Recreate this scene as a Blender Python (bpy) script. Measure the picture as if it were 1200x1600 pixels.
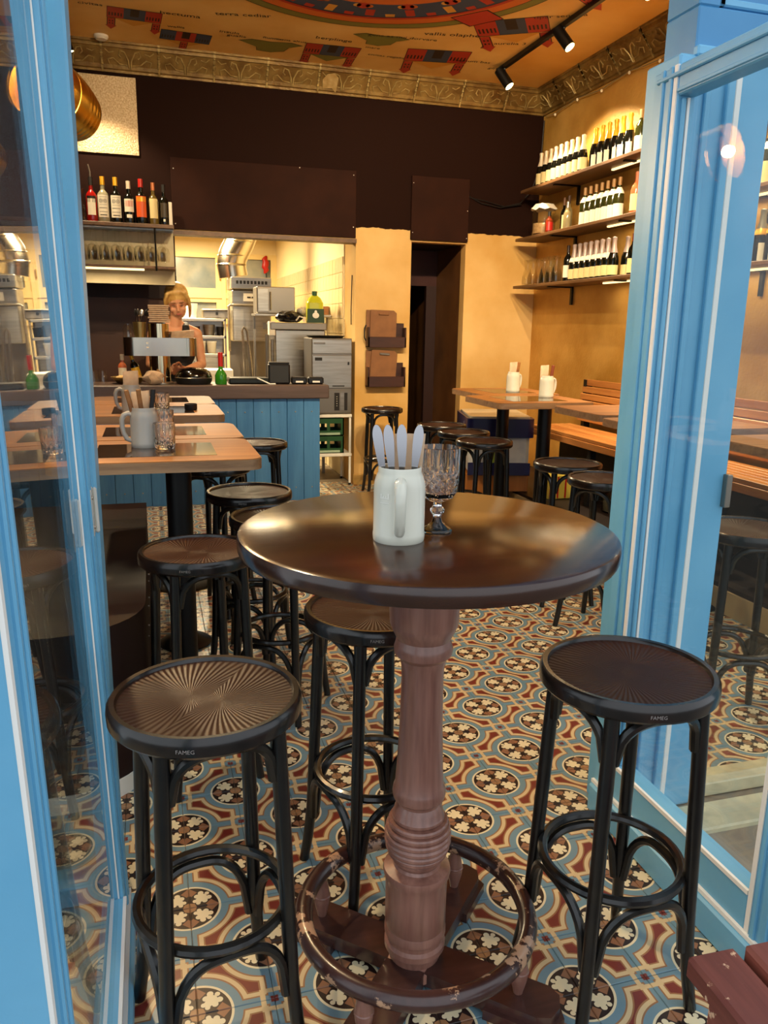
import bpy, bmesh, math, random
from mathutils import Vector, Matrix
random.seed(7)
for o in list(bpy.data.objects): bpy.data.objects.remove(o)
S = bpy.context.scene
COL = S.collection
PI = math.pi

# ------------------------------------------------------------------ camera
def setup_camera():
    yaw, pitch, roll = math.radians(16.56), math.radians(13.14), math.radians(1.009)
    f = Vector((math.sin(yaw)*math.cos(pitch), math.cos(yaw)*math.cos(pitch), -math.sin(pitch)))
    r = Vector((math.cos(yaw), -math.sin(yaw), 0)); u = r.cross(f)
    r2 = r*math.cos(roll)+u*math.sin(roll); u2 = -r*math.sin(roll)+u*math.cos(roll)
    m = Matrix(((r2.x, u2.x, -f.x, 0), (r2.y, u2.y, -f.y, 0), (r2.z, u2.z, -f.z, 1.53), (0, 0, 0, 1)))
    cam = bpy.data.cameras.new('camera'); cam.sensor_fit = 'VERTICAL'; cam.sensor_height = 36
    cam.lens = 1229/1600*36; cam.clip_start = .05
    o = bpy.data.objects.new('camera', cam); o.matrix_world = m; COL.objects.link(o); S.camera = o
setup_camera()
# ------------------------------------------------------------------ world, exposure
W = bpy.data.worlds.new('world'); S.world = W; W.use_nodes = True
W.node_tree.nodes['Background'].inputs[0].default_value = (.87, .93, 1.0, 1)
W.node_tree.nodes['Background'].inputs[1].default_value = 1.05
S.view_settings.view_transform = 'Standard'; S.view_settings.look = 'None'
S.view_settings.gamma = 1; S.view_settings.exposure = 0.5; S.view_settings.use_curve_mapping = False

def light(name, kind, loc, power, color, parent=None, target=None, **kw):
    l = bpy.data.lights.new(name, kind); l.energy = power; l.color = color
    for k, v in kw.items(): setattr(l, k, v)
    o = bpy.data.objects.new(name, l); COL.objects.link(o); o.location = loc
    if target is not None:
        o.rotation_euler = (Vector(target)-Vector(loc)).to_track_quat('-Z', 'Y').to_euler()
    if parent: o.parent = parent
    return o
WARM = (1.0, .66, .32); WARM2 = (1.0, .77, .47)

# ------------------------------------------------------------------ mesh helpers
class MB:
    def __init__(s): s.v = []; s.f = []; s.m = []; s.mi = 0
    def add(s, vs, fs):
        b = len(s.v); s.v += [tuple(v) for v in vs]
        for f in fs: s.f.append([b+i for i in f]); s.m.append(s.mi)
        return s
    def box(s, x0, x1, y0, y1, z0, z1, c=0):
        if c <= 0:
            vs = [(x, y, z) for z in (z0, z1) for y in (y0, y1) for x in (x0, x1)]
            return s.add(vs, [(0, 2, 3, 1), (4, 5, 7, 6), (0, 1, 5, 4), (2, 6, 7, 3), (0, 4, 6, 2), (1, 3, 7, 5)])
        bm = bmesh.new(); bmesh.ops.create_cube(bm, size=1)
        for v in bm.verts: v.co = Vector(((x0+x1)/2+v.co.x*(x1-x0), (y0+y1)/2+v.co.y*(y1-y0), (z0+z1)/2+v.co.z*(z1-z0)))
        bmesh.ops.bevel(bm, geom=bm.edges[:], offset=c, segments=1, affect='EDGES', profile=.5)
        bm.verts.index_update(); s.add([v.co for v in bm.verts], [[v.index for v in f.verts] for f in bm.faces]); bm.free(); return s
    def ring(s, c, ax, ay, r, n): return [c+ax*(r*math.cos(2*PI*i/n))+ay*(r*math.sin(2*PI*i/n)) for i in range(n)]
    def tube(s, pts, r, n=10, closed=False, caps=True):
        pts = [Vector(p) for p in pts]; k = len(pts); rs = r if isinstance(r, (list, tuple)) else [r]*k
        vs = []; prev = None
        for i, p in enumerate(pts):
            a = pts[(i-1) % k] if (closed or i > 0) else p; b = pts[(i+1) % k] if (closed or i < k-1) else p
            t = (b-a).normalized()
            if prev is None:
                up = Vector((0, 0, 1)) if abs(t.z) < .9 else Vector((1, 0, 0)); ax = t.cross(up).normalized()
            else:
                ax = prev-t*prev.dot(t); ax = ax.normalized() if ax.length > 1e-6 else t.orthogonal().normalized()
            ay = t.cross(ax); prev = ax; vs += s.ring(p, ax, ay, rs[i], n)
        fs = []
        for i in range(k if closed else k-1):
            for j in range(n):
                j2 = (j+1) % n; i2 = (i+1) % k; fs.append((i*n+j, i*n+j2, i2*n+j2, i2*n+j))
        if caps and not closed: fs += [tuple(range(n))[::-1], tuple((k-1)*n+j for j in range(n))]
        return s.add(vs, fs)
    def cyl(s, p0, p1, r0, r1=None, n=16): return s.tube([p0, p1], [r0, r0 if r1 is None else r1], n)
    def lathe(s, prof, c=(0, 0, 0), n=24, caps=True):
        vs = []; fs = []; k = len(prof)
        for r, z in prof: vs += [(c[0]+r*math.cos(2*PI*j/n), c[1]+r*math.sin(2*PI*j/n), c[2]+z) for j in range(n)]
        for i in range(k-1):
            for j in range(n): j2 = (j+1) % n; fs.append((i*n+j, i*n+j2, (i+1)*n+j2, (i+1)*n+j))
        if caps:
            if prof[0][0] > 1e-5: fs.append(tuple(range(n))[::-1])
            if prof[-1][0] > 1e-5: fs.append(tuple((k-1)*n+j for j in range(n)))
        return s.add(vs, fs)
    def prism(s, pts, z0, z1):
        n = len(pts); vs = [(x, y, z0) for x, y in pts]+[(x, y, z1) for x, y in pts]
        return s.add(vs, [tuple(range(n))[::-1], tuple(range(n, 2*n))]+[(i, (i+1) % n, n+(i+1) % n, n+i) for i in range(n)])
    def ell(s, c, rx, ry, rz, n=12, k=8, rot=None):
        vs = []; fs = []
        for i in range(k+1):
            a = PI*i/k
            for j in range(n):
                b = 2*PI*j/n; p = Vector((rx*math.sin(a)*math.cos(b), ry*math.sin(a)*math.sin(b), rz*math.cos(a)))
                if rot: p = rot @ p
                vs.append(Vector(c)+p)
        for i in range(k):
            for j in range(n): j2 = (j+1) % n; fs.append((i*n+j, (i+1)*n+j, (i+1)*n+j2, i*n+j2))
        return s.add(vs, fs)
    def patch(s, r, z0, z1, a0, a1, n=8, c=(0, 0), t=.0006):      # curved label on a cylinder
        vs = []; fs = []
        for i in range(n+1):
            a = a0+(a1-a0)*i/n
            for z in (z0, z1): vs.append((c[0]+(r+t)*math.cos(a), c[1]+(r+t)*math.sin(a), z))
        for i in range(n): fs.append((2*i, 2*i+2, 2*i+3, 2*i+1))
        return s.add(vs, fs)
    def xf(s, m):
        s.v = [tuple(m @ Vector(v)) for v in s.v]; return s
    def build(s, name, mat, parent=None, smooth=True, loc=None, angle=35):
        me = bpy.data.meshes.new(name); me.from_pydata(s.v, [], s.f)
        for m in (mat if isinstance(mat, (list, tuple)) else [mat]): me.materials.append(m)
        me.polygons.foreach_set('material_index', s.m)
        bm = bmesh.new(); bm.from_mesh(me); bmesh.ops.remove_doubles(bm, verts=bm.verts[:], dist=1e-6)
        bmesh.ops.recalc_face_normals(bm, faces=bm.faces[:]); bm.to_mesh(me); bm.free()
        if smooth:
            me.polygons.foreach_set('use_smooth', [True]*len(me.polygons)); me.set_sharp_from_angle(angle=math.radians(angle))
        me.update(); o = bpy.data.objects.new(name, me); COL.objects.link(o)
        if parent: o.parent = parent
        if loc: o.location = loc
        return o
def tag(o, label, cat, group=None, kind=None):
    o['label'] = label; o['category'] = cat
    if group: o['group'] = group
    if kind: o['kind'] = kind
    return o
def struct(o, label, cat='structure'): return tag(o, label, cat, kind='structure')
def thing(name, label, cat, loc=(0, 0, 0), rz=0, group=None):
    o = bpy.data.objects.new(name, None); COL.objects.link(o); o.location = loc; o.rotation_euler = (0, 0, rz)
    o.empty_display_size = .05
    return tag(o, label, cat, group)
def copy_tree(root, loc, rz=0, label=None, group=None, scale=1):
    r = root.copy(); COL.objects.link(r); r.location = loc; r.rotation_euler = (0, 0, rz); r.scale = (scale,)*3
    if label: r['label'] = label
    if group: r['group'] = group
    for ch in root.children:
        c = ch.copy(); COL.objects.link(c); c.parent = r
        for g in ch.children: d = g.copy(); COL.objects.link(d); d.parent = c
    return r
def dup(o, loc, parent=None, rot=None, scale=None):
    c = o.copy(); COL.objects.link(c); c.location = loc
    if parent: c.parent = parent
    if rot: c.rotation_euler = rot
    if scale: c.scale = scale
    return c
_fc = {}
def text_polys(body, size=1.0):
    k = body
    if k not in _fc:
        cu = bpy.data.curves.new('txt', 'FONT'); cu.body = body; cu.align_x = 'CENTER'; cu.align_y = 'CENTER'; cu.resolution_u = 2
        o = bpy.data.objects.new('txt', cu); COL.objects.link(o); bpy.context.view_layer.update()
        me = bpy.data.meshes.new_from_object(o.evaluated_get(bpy.context.evaluated_depsgraph_get()))
        _fc[k] = ([tuple(v.co) for v in me.vertices], [tuple(p.vertices) for p in me.polygons])
        bpy.data.objects.remove(o); bpy.data.curves.remove(cu); bpy.data.meshes.remove(me)
    vs, fs = _fc[k]
    return [(x*size, y*size, 0) for x, y, z in vs], fs
def rrect(x0, x1, y0, y1, r, n=5):
    pts = []
    for cx, cy, a in ((x1-r, y1-r, 0), (x0+r, y1-r, PI/2), (x0+r, y0+r, PI), (x1-r, y0+r, 1.5*PI)):
        pts += [(cx+r*math.cos(a+PI/2*i/n), cy+r*math.sin(a+PI/2*i/n)) for i in range(n+1)]
    return pts
ORD = ['first', 'second', 'third', 'fourth', 'fifth', 'sixth', 'seventh', 'eighth', 'ninth', 'tenth', 'eleventh', 'twelfth', 'thirteenth', 'fourteenth', 'fifteenth', 'sixteenth']

# ------------------------------------------------------------------ materials
def lin(h):
    if not isinstance(h, str): return (*h, 1)
    h = h.lstrip('#'); c = [int(h[i:i+2], 16)/255 for i in (0, 2, 4)]
    return (*[(x/12.92 if x <= .04045 else ((x+.055)/1.055)**2.4) for x in c], 1)
def newmat(name):
    m = bpy.data.materials.new(name); m.use_nodes = True; nt = m.node_tree
    return m, nt, nt.nodes['Principled BSDF']
def nd(nt, typ, **kw):
    n = nt.nodes.new(typ)
    for k, v in kw.items(): setattr(n, k, v)
    return n
def M(name, col, rough=.5, metal=0, col2=None, scale=8, stretch=(1, 1, 1), bump=0, bscale=None, coat=0, spec=.5, detail=4, lo=.35, hi=.65, world=False, trans=0, ior=1.45, rvar=0):
    m, nt, b = newmat(name); L = nt.links.new
    b.inputs['Base Color'].default_value = lin(col); b.inputs['Roughness'].default_value = rough; b.inputs['Metallic'].default_value = metal
    b.inputs['Coat Weight'].default_value = coat; b.inputs['Coat Roughness'].default_value = .12
    b.inputs['Specular IOR Level'].default_value = spec; b.inputs['IOR'].default_value = ior; b.inputs['Transmission Weight'].default_value = trans
    if col2 or bump or rvar:
        tc = nd(nt, 'ShaderNodeNewGeometry') if world else nd(nt, 'ShaderNodeTexCoord')
        mp = nd(nt, 'ShaderNodeMapping'); L(tc.outputs['Position' if world else 'Object'], mp.inputs['Vector']); mp.inputs['Scale'].default_value = stretch
        nz = nd(nt, 'ShaderNodeTexNoise'); nz.inputs['Scale'].default_value = scale; nz.inputs['Detail'].default_value = detail; L(mp.outputs[0], nz.inputs['Vector'])
        if col2:
            r = nd(nt, 'ShaderNodeValToRGB'); r.color_ramp.elements[0].position = lo; r.color_ramp.elements[1].position = hi
            r.color_ramp.elements[0].color = lin(col); r.color_ramp.elements[1].color = lin(col2); L(nz.outputs['Fac'], r.inputs[0]); L(r.outputs[0], b.inputs['Base Color'])
        if rvar:
            mr = nd(nt, 'ShaderNodeMapRange'); mr.inputs['To Min'].default_value = max(0, rough-rvar); mr.inputs['To Max'].default_value = rough+rvar
            L(nz.outputs['Fac'], mr.inputs['Value']); L(mr.outputs[0], b.inputs['Roughness'])
        if bump:
            n2 = nz
            if bscale:
                n2 = nd(nt, 'ShaderNodeTexNoise'); n2.inputs['Scale'].default_value = bscale; n2.inputs['Detail'].default_value = 3; L(mp.outputs[0], n2.inputs['Vector'])
            bp = nd(nt, 'ShaderNodeBump'); bp.inputs['Strength'].default_value = bump; bp.inputs['Distance'].default_value = .01
            L(n2.outputs['Fac'], bp.inputs['Height']); L(bp.outputs[0], b.inputs['Normal'])
    return m
def wood(name, c1, c2, rough=.4, axis=0, scale=14, coat=0, bump=.05, wear=None, wscale=9, wthr=.66):
    st = [1, 1, 1]; st[axis] = .08
    m, nt, b = newmat(name); L = nt.links.new
    tc = nd(nt, 'ShaderNodeTexCoord'); mp = nd(nt, 'ShaderNodeMapping'); mp.inputs['Scale'].default_value = st; L(tc.outputs['Object'], mp.inputs['Vector'])
    nz = nd(nt, 'ShaderNodeTexNoise'); nz.inputs['Scale'].default_value = scale; nz.inputs['Detail'].default_value = 6; nz.inputs['Distortion'].default_value = .7; L(mp.outputs[0], nz.inputs['Vector'])
    n2 = nd(nt, 'ShaderNodeTexNoise'); n2.inputs['Scale'].default_value = scale*9; n2.inputs['Detail'].default_value = 2; L(mp.outputs[0], n2.inputs['Vector'])
    ad = nd(nt, 'ShaderNodeMath', operation='MULTIPLY_ADD'); L(n2.outputs['Fac'], ad.inputs[0]); ad.inputs[1].default_value = .35; L(nz.outputs['Fac'], ad.inputs[2])
    r = nd(nt, 'ShaderNodeValToRGB'); r.color_ramp.elements[0].position = .45; r.color_ramp.elements[1].position = .9
    r.color_ramp.elements[0].color = lin(c1); r.color_ramp.elements[1].color = lin(c2); L(ad.outputs[0], r.inputs[0])
    out = r.outputs[0]
    if wear:
        n3 = nd(nt, 'ShaderNodeTexNoise'); n3.inputs['Scale'].default_value = wscale; n3.inputs['Detail'].default_value = 8; n3.inputs['Roughness'].default_value = .65; L(tc.outputs['Object'], n3.inputs['Vector'])
        r3 = nd(nt, 'ShaderNodeValToRGB'); r3.color_ramp.elements[0].position = wthr; r3.color_ramp.elements[1].position = wthr+.02; L(n3.outputs['Fac'], r3.inputs[0])
        mx = nd(nt, 'ShaderNodeMix', data_type='RGBA'); L(r3.outputs[0], mx.inputs[0]); L(out, mx.inputs[6]); mx.inputs[7].default_value = lin(wear); out = mx.outputs[2]
    L(out, b.inputs['Base Color']); b.inputs['Roughness'].default_value = rough; b.inputs['Coat Weight'].default_value = coat; b.inputs['Coat Roughness'].default_value = .15
    bp = nd(nt, 'ShaderNodeBump'); bp.inputs['Strength'].default_value = bump; bp.inputs['Distance'].default_value = .004; L(ad.outputs[0], bp.inputs['Height']); L(bp.outputs[0], b.inputs['Normal'])
    return m
def emit(name, col, st):
    m, nt, b = newmat(name); b.inputs['Base Color'].default_value = lin(col); b.inputs['Emission Color'].default_value = lin(col); b.inputs['Emission Strength'].default_value = st; return m
def pane_mat(name, tint=(1, 1, 1), ior=1.5, rough=0):
    m, nt, b = newmat(name); nt.nodes.remove(b); L = nt.links.new; out = nt.nodes['Material Output']
    t = nd(nt, 'ShaderNodeBsdfTransparent'); t.inputs[0].default_value = (*tint, 1)
    g = nd(nt, 'ShaderNodeBsdfAnisotropic'); g.inputs['Roughness'].default_value = rough
    X.nt = nt; ge = nd(nt, 'ShaderNodeNewGeometry'); dp = nd(nt, 'ShaderNodeVectorMath', operation='DOT_PRODUCT'); L(ge.outputs['Normal'], dp.inputs[0]); L(ge.outputs['Incoming'], dp.inputs[1])
    fac = X.op('POWER', 1-X(dp.outputs['Value']).abs(), 5.0)*.96+.04; fr = fac.v.node      # Schlick reflectance, the same from both sides
    mx = nd(nt, 'ShaderNodeMixShader'); L(fr.outputs[0], mx.inputs[0]); L(t.outputs[0], mx.inputs[1]); L(g.outputs[0], mx.inputs[2]); L(mx.outputs[0], out.inputs[0]); return m
def glass(name, col=(1, 1, 1), ior=1.45, rough=0, bump=None):
    m, nt, b = newmat(name); b.inputs['Base Color'].default_value = (*col, 1); b.inputs['Transmission Weight'].default_value = 1; b.inputs['IOR'].default_value = ior; b.inputs['Roughness'].default_value = rough
    return m
class X:                                    # tiny node-math algebra
    nt = None
    def __init__(s, v): s.v = v
    @staticmethod
    def op(o, *a):
        n = nd(X.nt, 'ShaderNodeMath', operation=o)
        for i, x in enumerate(a):
            if isinstance(x, X): X.nt.links.new(x.v, n.inputs[i])
            else: n.inputs[i].default_value = x
        return X(n.outputs[0])
    def __add__(s, o): return X.op('ADD', s, o)
    def __radd__(s, o): return X.op('ADD', o, s)
    def __sub__(s, o): return X.op('SUBTRACT', s, o)
    def __rsub__(s, o): return X.op('SUBTRACT', o, s)
    def __mul__(s, o): return X.op('MULTIPLY', s, o)
    __rmul__ = __mul__
    def __truediv__(s, o): return X.op('DIVIDE', s, o)
    def abs(s): return X.op('ABSOLUTE', s)
    def min(s, o): return X.op('MINIMUM', s, o)
    def max(s, o): return X.op('MAXIMUM', s, o)
    def round(s): return X.op('ROUND', s)
    def sqrt(s): return X.op('SQRT', s)
    def lt(s, o): return X.op('LESS_THAN', s, o)
    def gt(s, o): return X.op('GREATER_THAN', s, o)
def mix(fac, a, b):
    n = nd(X.nt, 'ShaderNodeMix', data_type='RGBA'); X.nt.links.new(fac.v, n.inputs[0])
    for i, c in ((6, a), (7, b)):
        if isinstance(c, str): n.inputs[i].default_value = lin(c)
        else: X.nt.links.new(c, n.inputs[i])
    return n.outputs[2]
TA = .1757; TX, TY = .03535, 1.8874         # tile size and one medallion centre on the floor
def tile_material():
    m, nt, b = newmat('encaustic_tile'); X.nt = nt; L = nt.links.new
    g = nd(nt, 'ShaderNodeNewGeometry'); sp = nd(nt, 'ShaderNodeSeparateXYZ'); L(g.outputs['Position'], sp.inputs[0])
    px = (X(sp.outputs[0])-TX)/TA; py = (X(sp.outputs[1])-TY)/TA
    u = (px+py)*.5; v = (px-py)*.5; fu = u-u.round(); fv = v-v.round()
    dx = (fu+fv).abs(); dy = (fu-fv).abs(); r = (dx*dx+dy*dy).sqrt(); mn = dx.min(dy); mxx = dx.max(dy)
    f = (r-.585).min(mn-.072)
    c = mix(f.gt(0), '#6f8f9c', '#9c6e48'); c = mix(f.gt(.024), c, '#d8bf92'); c = mix(f.gt(.088), c, '#9c6e48'); c = mix(f.gt(.112), c, '#7a2f26')
    e = (1-mxx).max(mn)                     # square frame round the crossing points
    c = mix(X.op('MULTIPLY', e.lt(.185), e.gt(.115)), c, '#d6bb8c'); c = mix(e.lt(.05), c, '#7c3026')
    # medallion
    w = (dx+dy)*.7071; h = (dx-dy).abs()*.7071
    def disc(cw, ch, rr): a = w-cw; q = h-ch; return (a*a+q*q).lt(rr*rr)
    leaf = disc(.20, 0, .055)
    for t in ((.285, .0, .068), (.245, .082, .043), (.335, .083, .044), (.15, .035, .035), (.385, .0, .036), (.29, .05, .05)): leaf = leaf.max(disc(*t))
    loz = (((mxx-.325)/.115).abs()+(mn/.125)).lt(1)
    pet = mix(loz, '#2b1c19', '#94674a')
    pet = mix((((mxx-.23)*(mxx-.23))+mn*mn).lt(.0012), pet, '#2b1c19')
    pet = mix(leaf, pet, '#ecdcb4'); pet = mix((mxx+mn*.35).lt(.115), pet, '#2b1c19'); pet = mix((mxx+mn*.35).lt(.105), pet, '#a07650')
    med = mix(r.gt(.435), pet, '#ecdcb4')
    c = mix(r.lt(.47), c, med)
    nz = nd(nt, 'ShaderNodeTexNoise'); nz.inputs['Scale'].default_value = 5; nz.inputs['Detail'].default_value = 5; L(g.outputs['Position'], nz.inputs['Vector'])
    hs = nd(nt, 'ShaderNodeHueSaturation'); mr = nd(nt, 'ShaderNodeMapRange'); mr.inputs['To Min'].default_value = .8; mr.inputs['To Max'].default_value = 1.12
    L(nz.outputs['Fac'], mr.inputs['Value']); L(mr.outputs[0], hs.inputs['Value']); L(c, hs.inputs['Color']); L(hs.outputs[0], b.inputs['Base Color'])
    b.inputs['Roughness'].default_value = .33
    return m
def two_tone_wall():                        # dark brown paint above, gold plaster below, brushed uneven border
    m, nt, b = newmat('back_wall_paint'); X.nt = nt; L = nt.links.new
    g = nd(nt, 'ShaderNodeNewGeometry'); sp = nd(nt, 'ShaderNodeSeparateXYZ'); L(g.outputs['Position'], sp.inputs[0])
    nz = nd(nt, 'ShaderNodeTexNoise'); nz.inputs['Scale'].default_value = 9; nz.inputs['Detail'].default_value = 3; L(g.outputs['Position'], nz.inputs['Vector'])
    n2 = nd(nt, 'ShaderNodeTexNoise'); n2.inputs['Scale'].default_value = 2.2; n2.inputs['Detail'].default_value = 8; L(g.outputs['Position'], n2.inputs['Vector'])
    up = (X(sp.outputs[2])+(X(nz.outputs['Fac'])-.5)*.05).gt(2.44); left = X(sp.outputs[0]).lt(.26)
    r = nd(nt, 'ShaderNodeValToRGB'); r.color_ramp.elements[0].position = .3; r.color_ramp.elements[1].position = .72
    r.color_ramp.elements[0].color = lin('#c79a54'); r.color_ramp.elements[1].color = lin('#e0bb7c'); L(n2.outputs['Fac'], r.inputs[0])
    L(mix(up.max(left), r.outputs[0], '#1e0b05'), b.inputs['Base Color']); b.inputs['Roughness'].default_value = .8; b.inputs['Specular IOR Level'].default_value = .12
    return m
def seat_material():
    m, nt, b = newmat('embossed_plywood'); X.nt = nt; L = nt.links.new
    tc = nd(nt, 'ShaderNodeTexCoord'); sp = nd(nt, 'ShaderNodeSeparateXYZ'); L(tc.outputs['Object'], sp.inputs[0])
    x = X(sp.outputs[0]); y = X(sp.outputs[1]).abs()-.035
    ang = X.op('ARCTAN2', y, x); rr = (x*x+y*y).sqrt()
    hgt = X.op('SINE', ang*64+rr*40)*(rr*12).min(1)
    line = X(sp.outputs[1]).abs().lt(.0012)
    bp = nd(nt, 'ShaderNodeBump'); bp.inputs['Strength'].default_value = .42; bp.inputs['Distance'].default_value = .0014; L((hgt-line*1.5).v, bp.inputs['Height']); L(bp.outputs[0], b.inputs['Normal'])
    b.inputs['Base Color'].default_value = lin('#32190f'); b.inputs['Roughness'].default_value = .45; b.inputs['Specular IOR Level'].default_value = .25
    return m
BLUE = M('blue_paint', '#64a6ca', .38, col2='#74b3d4', scale=3, bump=.04, bscale=60)
BLUE_D = M('blue_paint_deep', '#3f7fae', .4, col2='#4a8dba', scale=3)
SEAL = M('white_seal', '#e9e8e2', .45)
BLACK = M('black_lacquer', '#0c0b0c', .28, col2='#17140f', scale=20, coat=.25)
SEAT = seat_material()
RIM = M('dark_rim', '#100c0b', .27, col2='#1d1512', scale=25, coat=.3)
DARKWOOD = wood('dark_stained_top', '#1f0f09', '#3d2317', .19, 0, 7, coat=.25, bump=.12, wear='#6b5248', wscale=30, wthr=.76)
MAHOG = wood('mahogany_column', '#664036', '#a07262', .3, 2, 10, coat=.3, bump=.06, wear='#a08478', wscale=14, wthr=.70)
RINGW = wood('worn_ring', '#2a1512', '#432621', .3, 1, 10, coat=.3, bump=.06, wear='#b18a6c', wscale=13, wthr=.565)
FOOTW = wood('foot_wood', '#2b1714', '#4a2b25', .28, 0, 10, coat=.3)
OAK = wood('oak_top', '#7d4a18', '#a86f30', .55, 0, 10)
OAKE = wood('oak_edge', '#7d5a3c', '#a5805a', .45, 0, 26, bump=.1)
INLAY = M('dark_glass_inlay', '#3a2a1e', .06, spec=.6)
SLAT = wood('bench_slat', '#a0602c', '#c98a4a', .38, 1, 9)
SLATD = M('bench_black', '#0f0c0b', .6)
REDW = wood('red_brown_plank', '#5d2a22', '#8a4a3c', .5, 1, 9, bump=.25, wear='#d9b08c', wscale=9, wthr=.575)
BLACKM = M('black_metal', '#0e0d0d', .38, .3)
GOLDW = M('gold_plaster', '#b98a3c', .36, .25, col2='#d3a759', scale=3, world=True, bump=.25, bscale=45, detail=8, rvar=.12)
CEIL = M('ochre_ceiling', '#dca650', .55, col2='#f0c87c', scale=1.6, world=True, detail=8, lo=.3, hi=.72)
BRONZE = M('bronze_patina', '#6b4f26', .42, .25, col2='#8f7440', scale=9, world=True, bump=.4, bscale=40, lo=.35, hi=.65)
BRONZE_HI = M('bronze_relief', '#8a7140', .4, .25, col2='#b9a26a', scale=20, world=True)
CHIP = M('chipped_plaster', '#b59a68', .6, col2='#9a7c46', scale=20)
PALE = M('pale_plaster', '#bfae86', .6, col2='#d2c39c', scale=5)
SPARK = M('glitter_panel', '#b99c74', .35, .45, col2='#dcc7a4', scale=70, bump=.6, bscale=120)
DBROWN = M('dark_brown_board', '#26110a', .75, col2='#2e160d', scale=4, spec=.15)
DBROWN2 = M('maroon_board', '#190a08', .5, col2='#230f0c', scale=5, spec=.3)
STEEL = M('stainless', '#b9b2a6', .3, .9, col2='#a49c8f', scale=3, stretch=(1, 1, 14))
STEELD = M('stainless_dull', '#8c857b', .36, .8)
COUNTER = wood('counter_top', '#4a3a30', '#66524a', .4, 0, 8)
SHELFW = wood('shelf_board', '#4d3420', '#75522f', .5, 1, 12)
BRASS = M('brass', '#c79c34', .26, 1.0, col2='#d9b450', scale=6)
BRASSD = M('brushed_brass', '#a58d57', .32, .9, stretch=(1, 1, .1), col2='#b89e66', scale=30)
PANE = pane_mat('window_pane', (.97, .985, .98))
CRYSTAL = glass('crystal', (1, 1, 1), 1.5)
CLEAR = glass('clear_bottle_glass', (.95, .97, .95), 1.45)
THIN = pane_mat('thin_glass', (.985, .985, .97), 1.5)
STONE = M('stoneware', '#c9c7b6', .22, col2='#d3d1c2', scale=6, coat=.3)
STONEG = M('grey_stoneware', '#a9a49a', .3, coat=.2)
KRAFT = M('kraft_paper', '#b59779', .8, col2='#c3a789', scale=30)
PAPER = M('white_paper', '#d9cfbd', .8)
CUTL = M('cutlery_steel', '#a4a4a8', .14, 1.0)
BOTB = M('bottle_black', '#0a0c08', .1, coat=.3)
BOTG = M('bottle_olive', '#282a0e', .1, coat=.3)
BOTR = M('bottle_rose', '#b8603c', .12, coat=.3)
BOTA = M('bottle_amber', '#6d2a12', .12)
LAB = M('label_white', '#e4dcc6', .6)
LABY = M('label_cream', '#d9c68e', .6)
FOILW = M('foil_white', '#d8c8b0', .4, .2)
FOILY = M('foil_yellow', '#d9a52a', .35, .3)
FOILM = M('foil_mauve', '#a08e88', .4, .2)
REDP = M('red_plastic', '#b3231c', .35)
ORANGE = M('label_orange', '#d2551f', .5)
INK = M('black_ink', '#15110e', .6)
WHITE = M('white_enamel', '#e6e2d6', .4)
CREAM = M('cream_paint', '#e2c98a', .5)
KWALL = M('kitchen_wall', '#ecd9a8', .6)
KTILE = M('kitchen_tile', '#e6cf9e', .18, col2='#dec592', scale=4)
GROUT = M('grout', '#8b7d68', .8)
NAVY = M('navy_plastic', '#14164a', .3, coat=.2)
COOLW = M('cooler_wrap', '#c9cdd2', .35, col2='#5d83b0', scale=2.2, lo=.45, hi=.7)
ASPH = M('asphalt', '#55534f', .85, col2='#7a7770', scale=90, bump=.6, bscale=160)
SILLM = M('pale_stone', '#cfc59f', .6, col2='#b5ad8c', scale=9)
BULB = emit('lamp_glow', '#ffd58a', 14)
LEDM = emit('led_strip', '#ffdf9a', 1.6)
RUBBER = M('black_plastic', '#121214', .45)
MENU = M('menu_board', '#7a4f2c', .55, col2='#875a33', scale=10)
DKW = wood('rack_wood', '#2a140c', '#43241a', .4, 0, 12)

# ================================================================== THE SETTING
XR, YB, ZC = 3.77, 7.5, 3.74
def b1(name, mat, *a, parent=None, c=0):
    return MB().box(*a, c=c).build(name, mat, parent, smooth=False)
# street outside
struct(b1('pavement', ASPH, -7, 9, -9, 1.84, -.12, -.035), 'grey asphalt pavement outside the doorway', 'pavement')
struct(b1('stone_threshold', SILLM, 1.36, 4.2, 1.80, 1.93, -.1, .015, c=.006), 'pale worn stone threshold under the fixed shop window', 'threshold')
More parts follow.
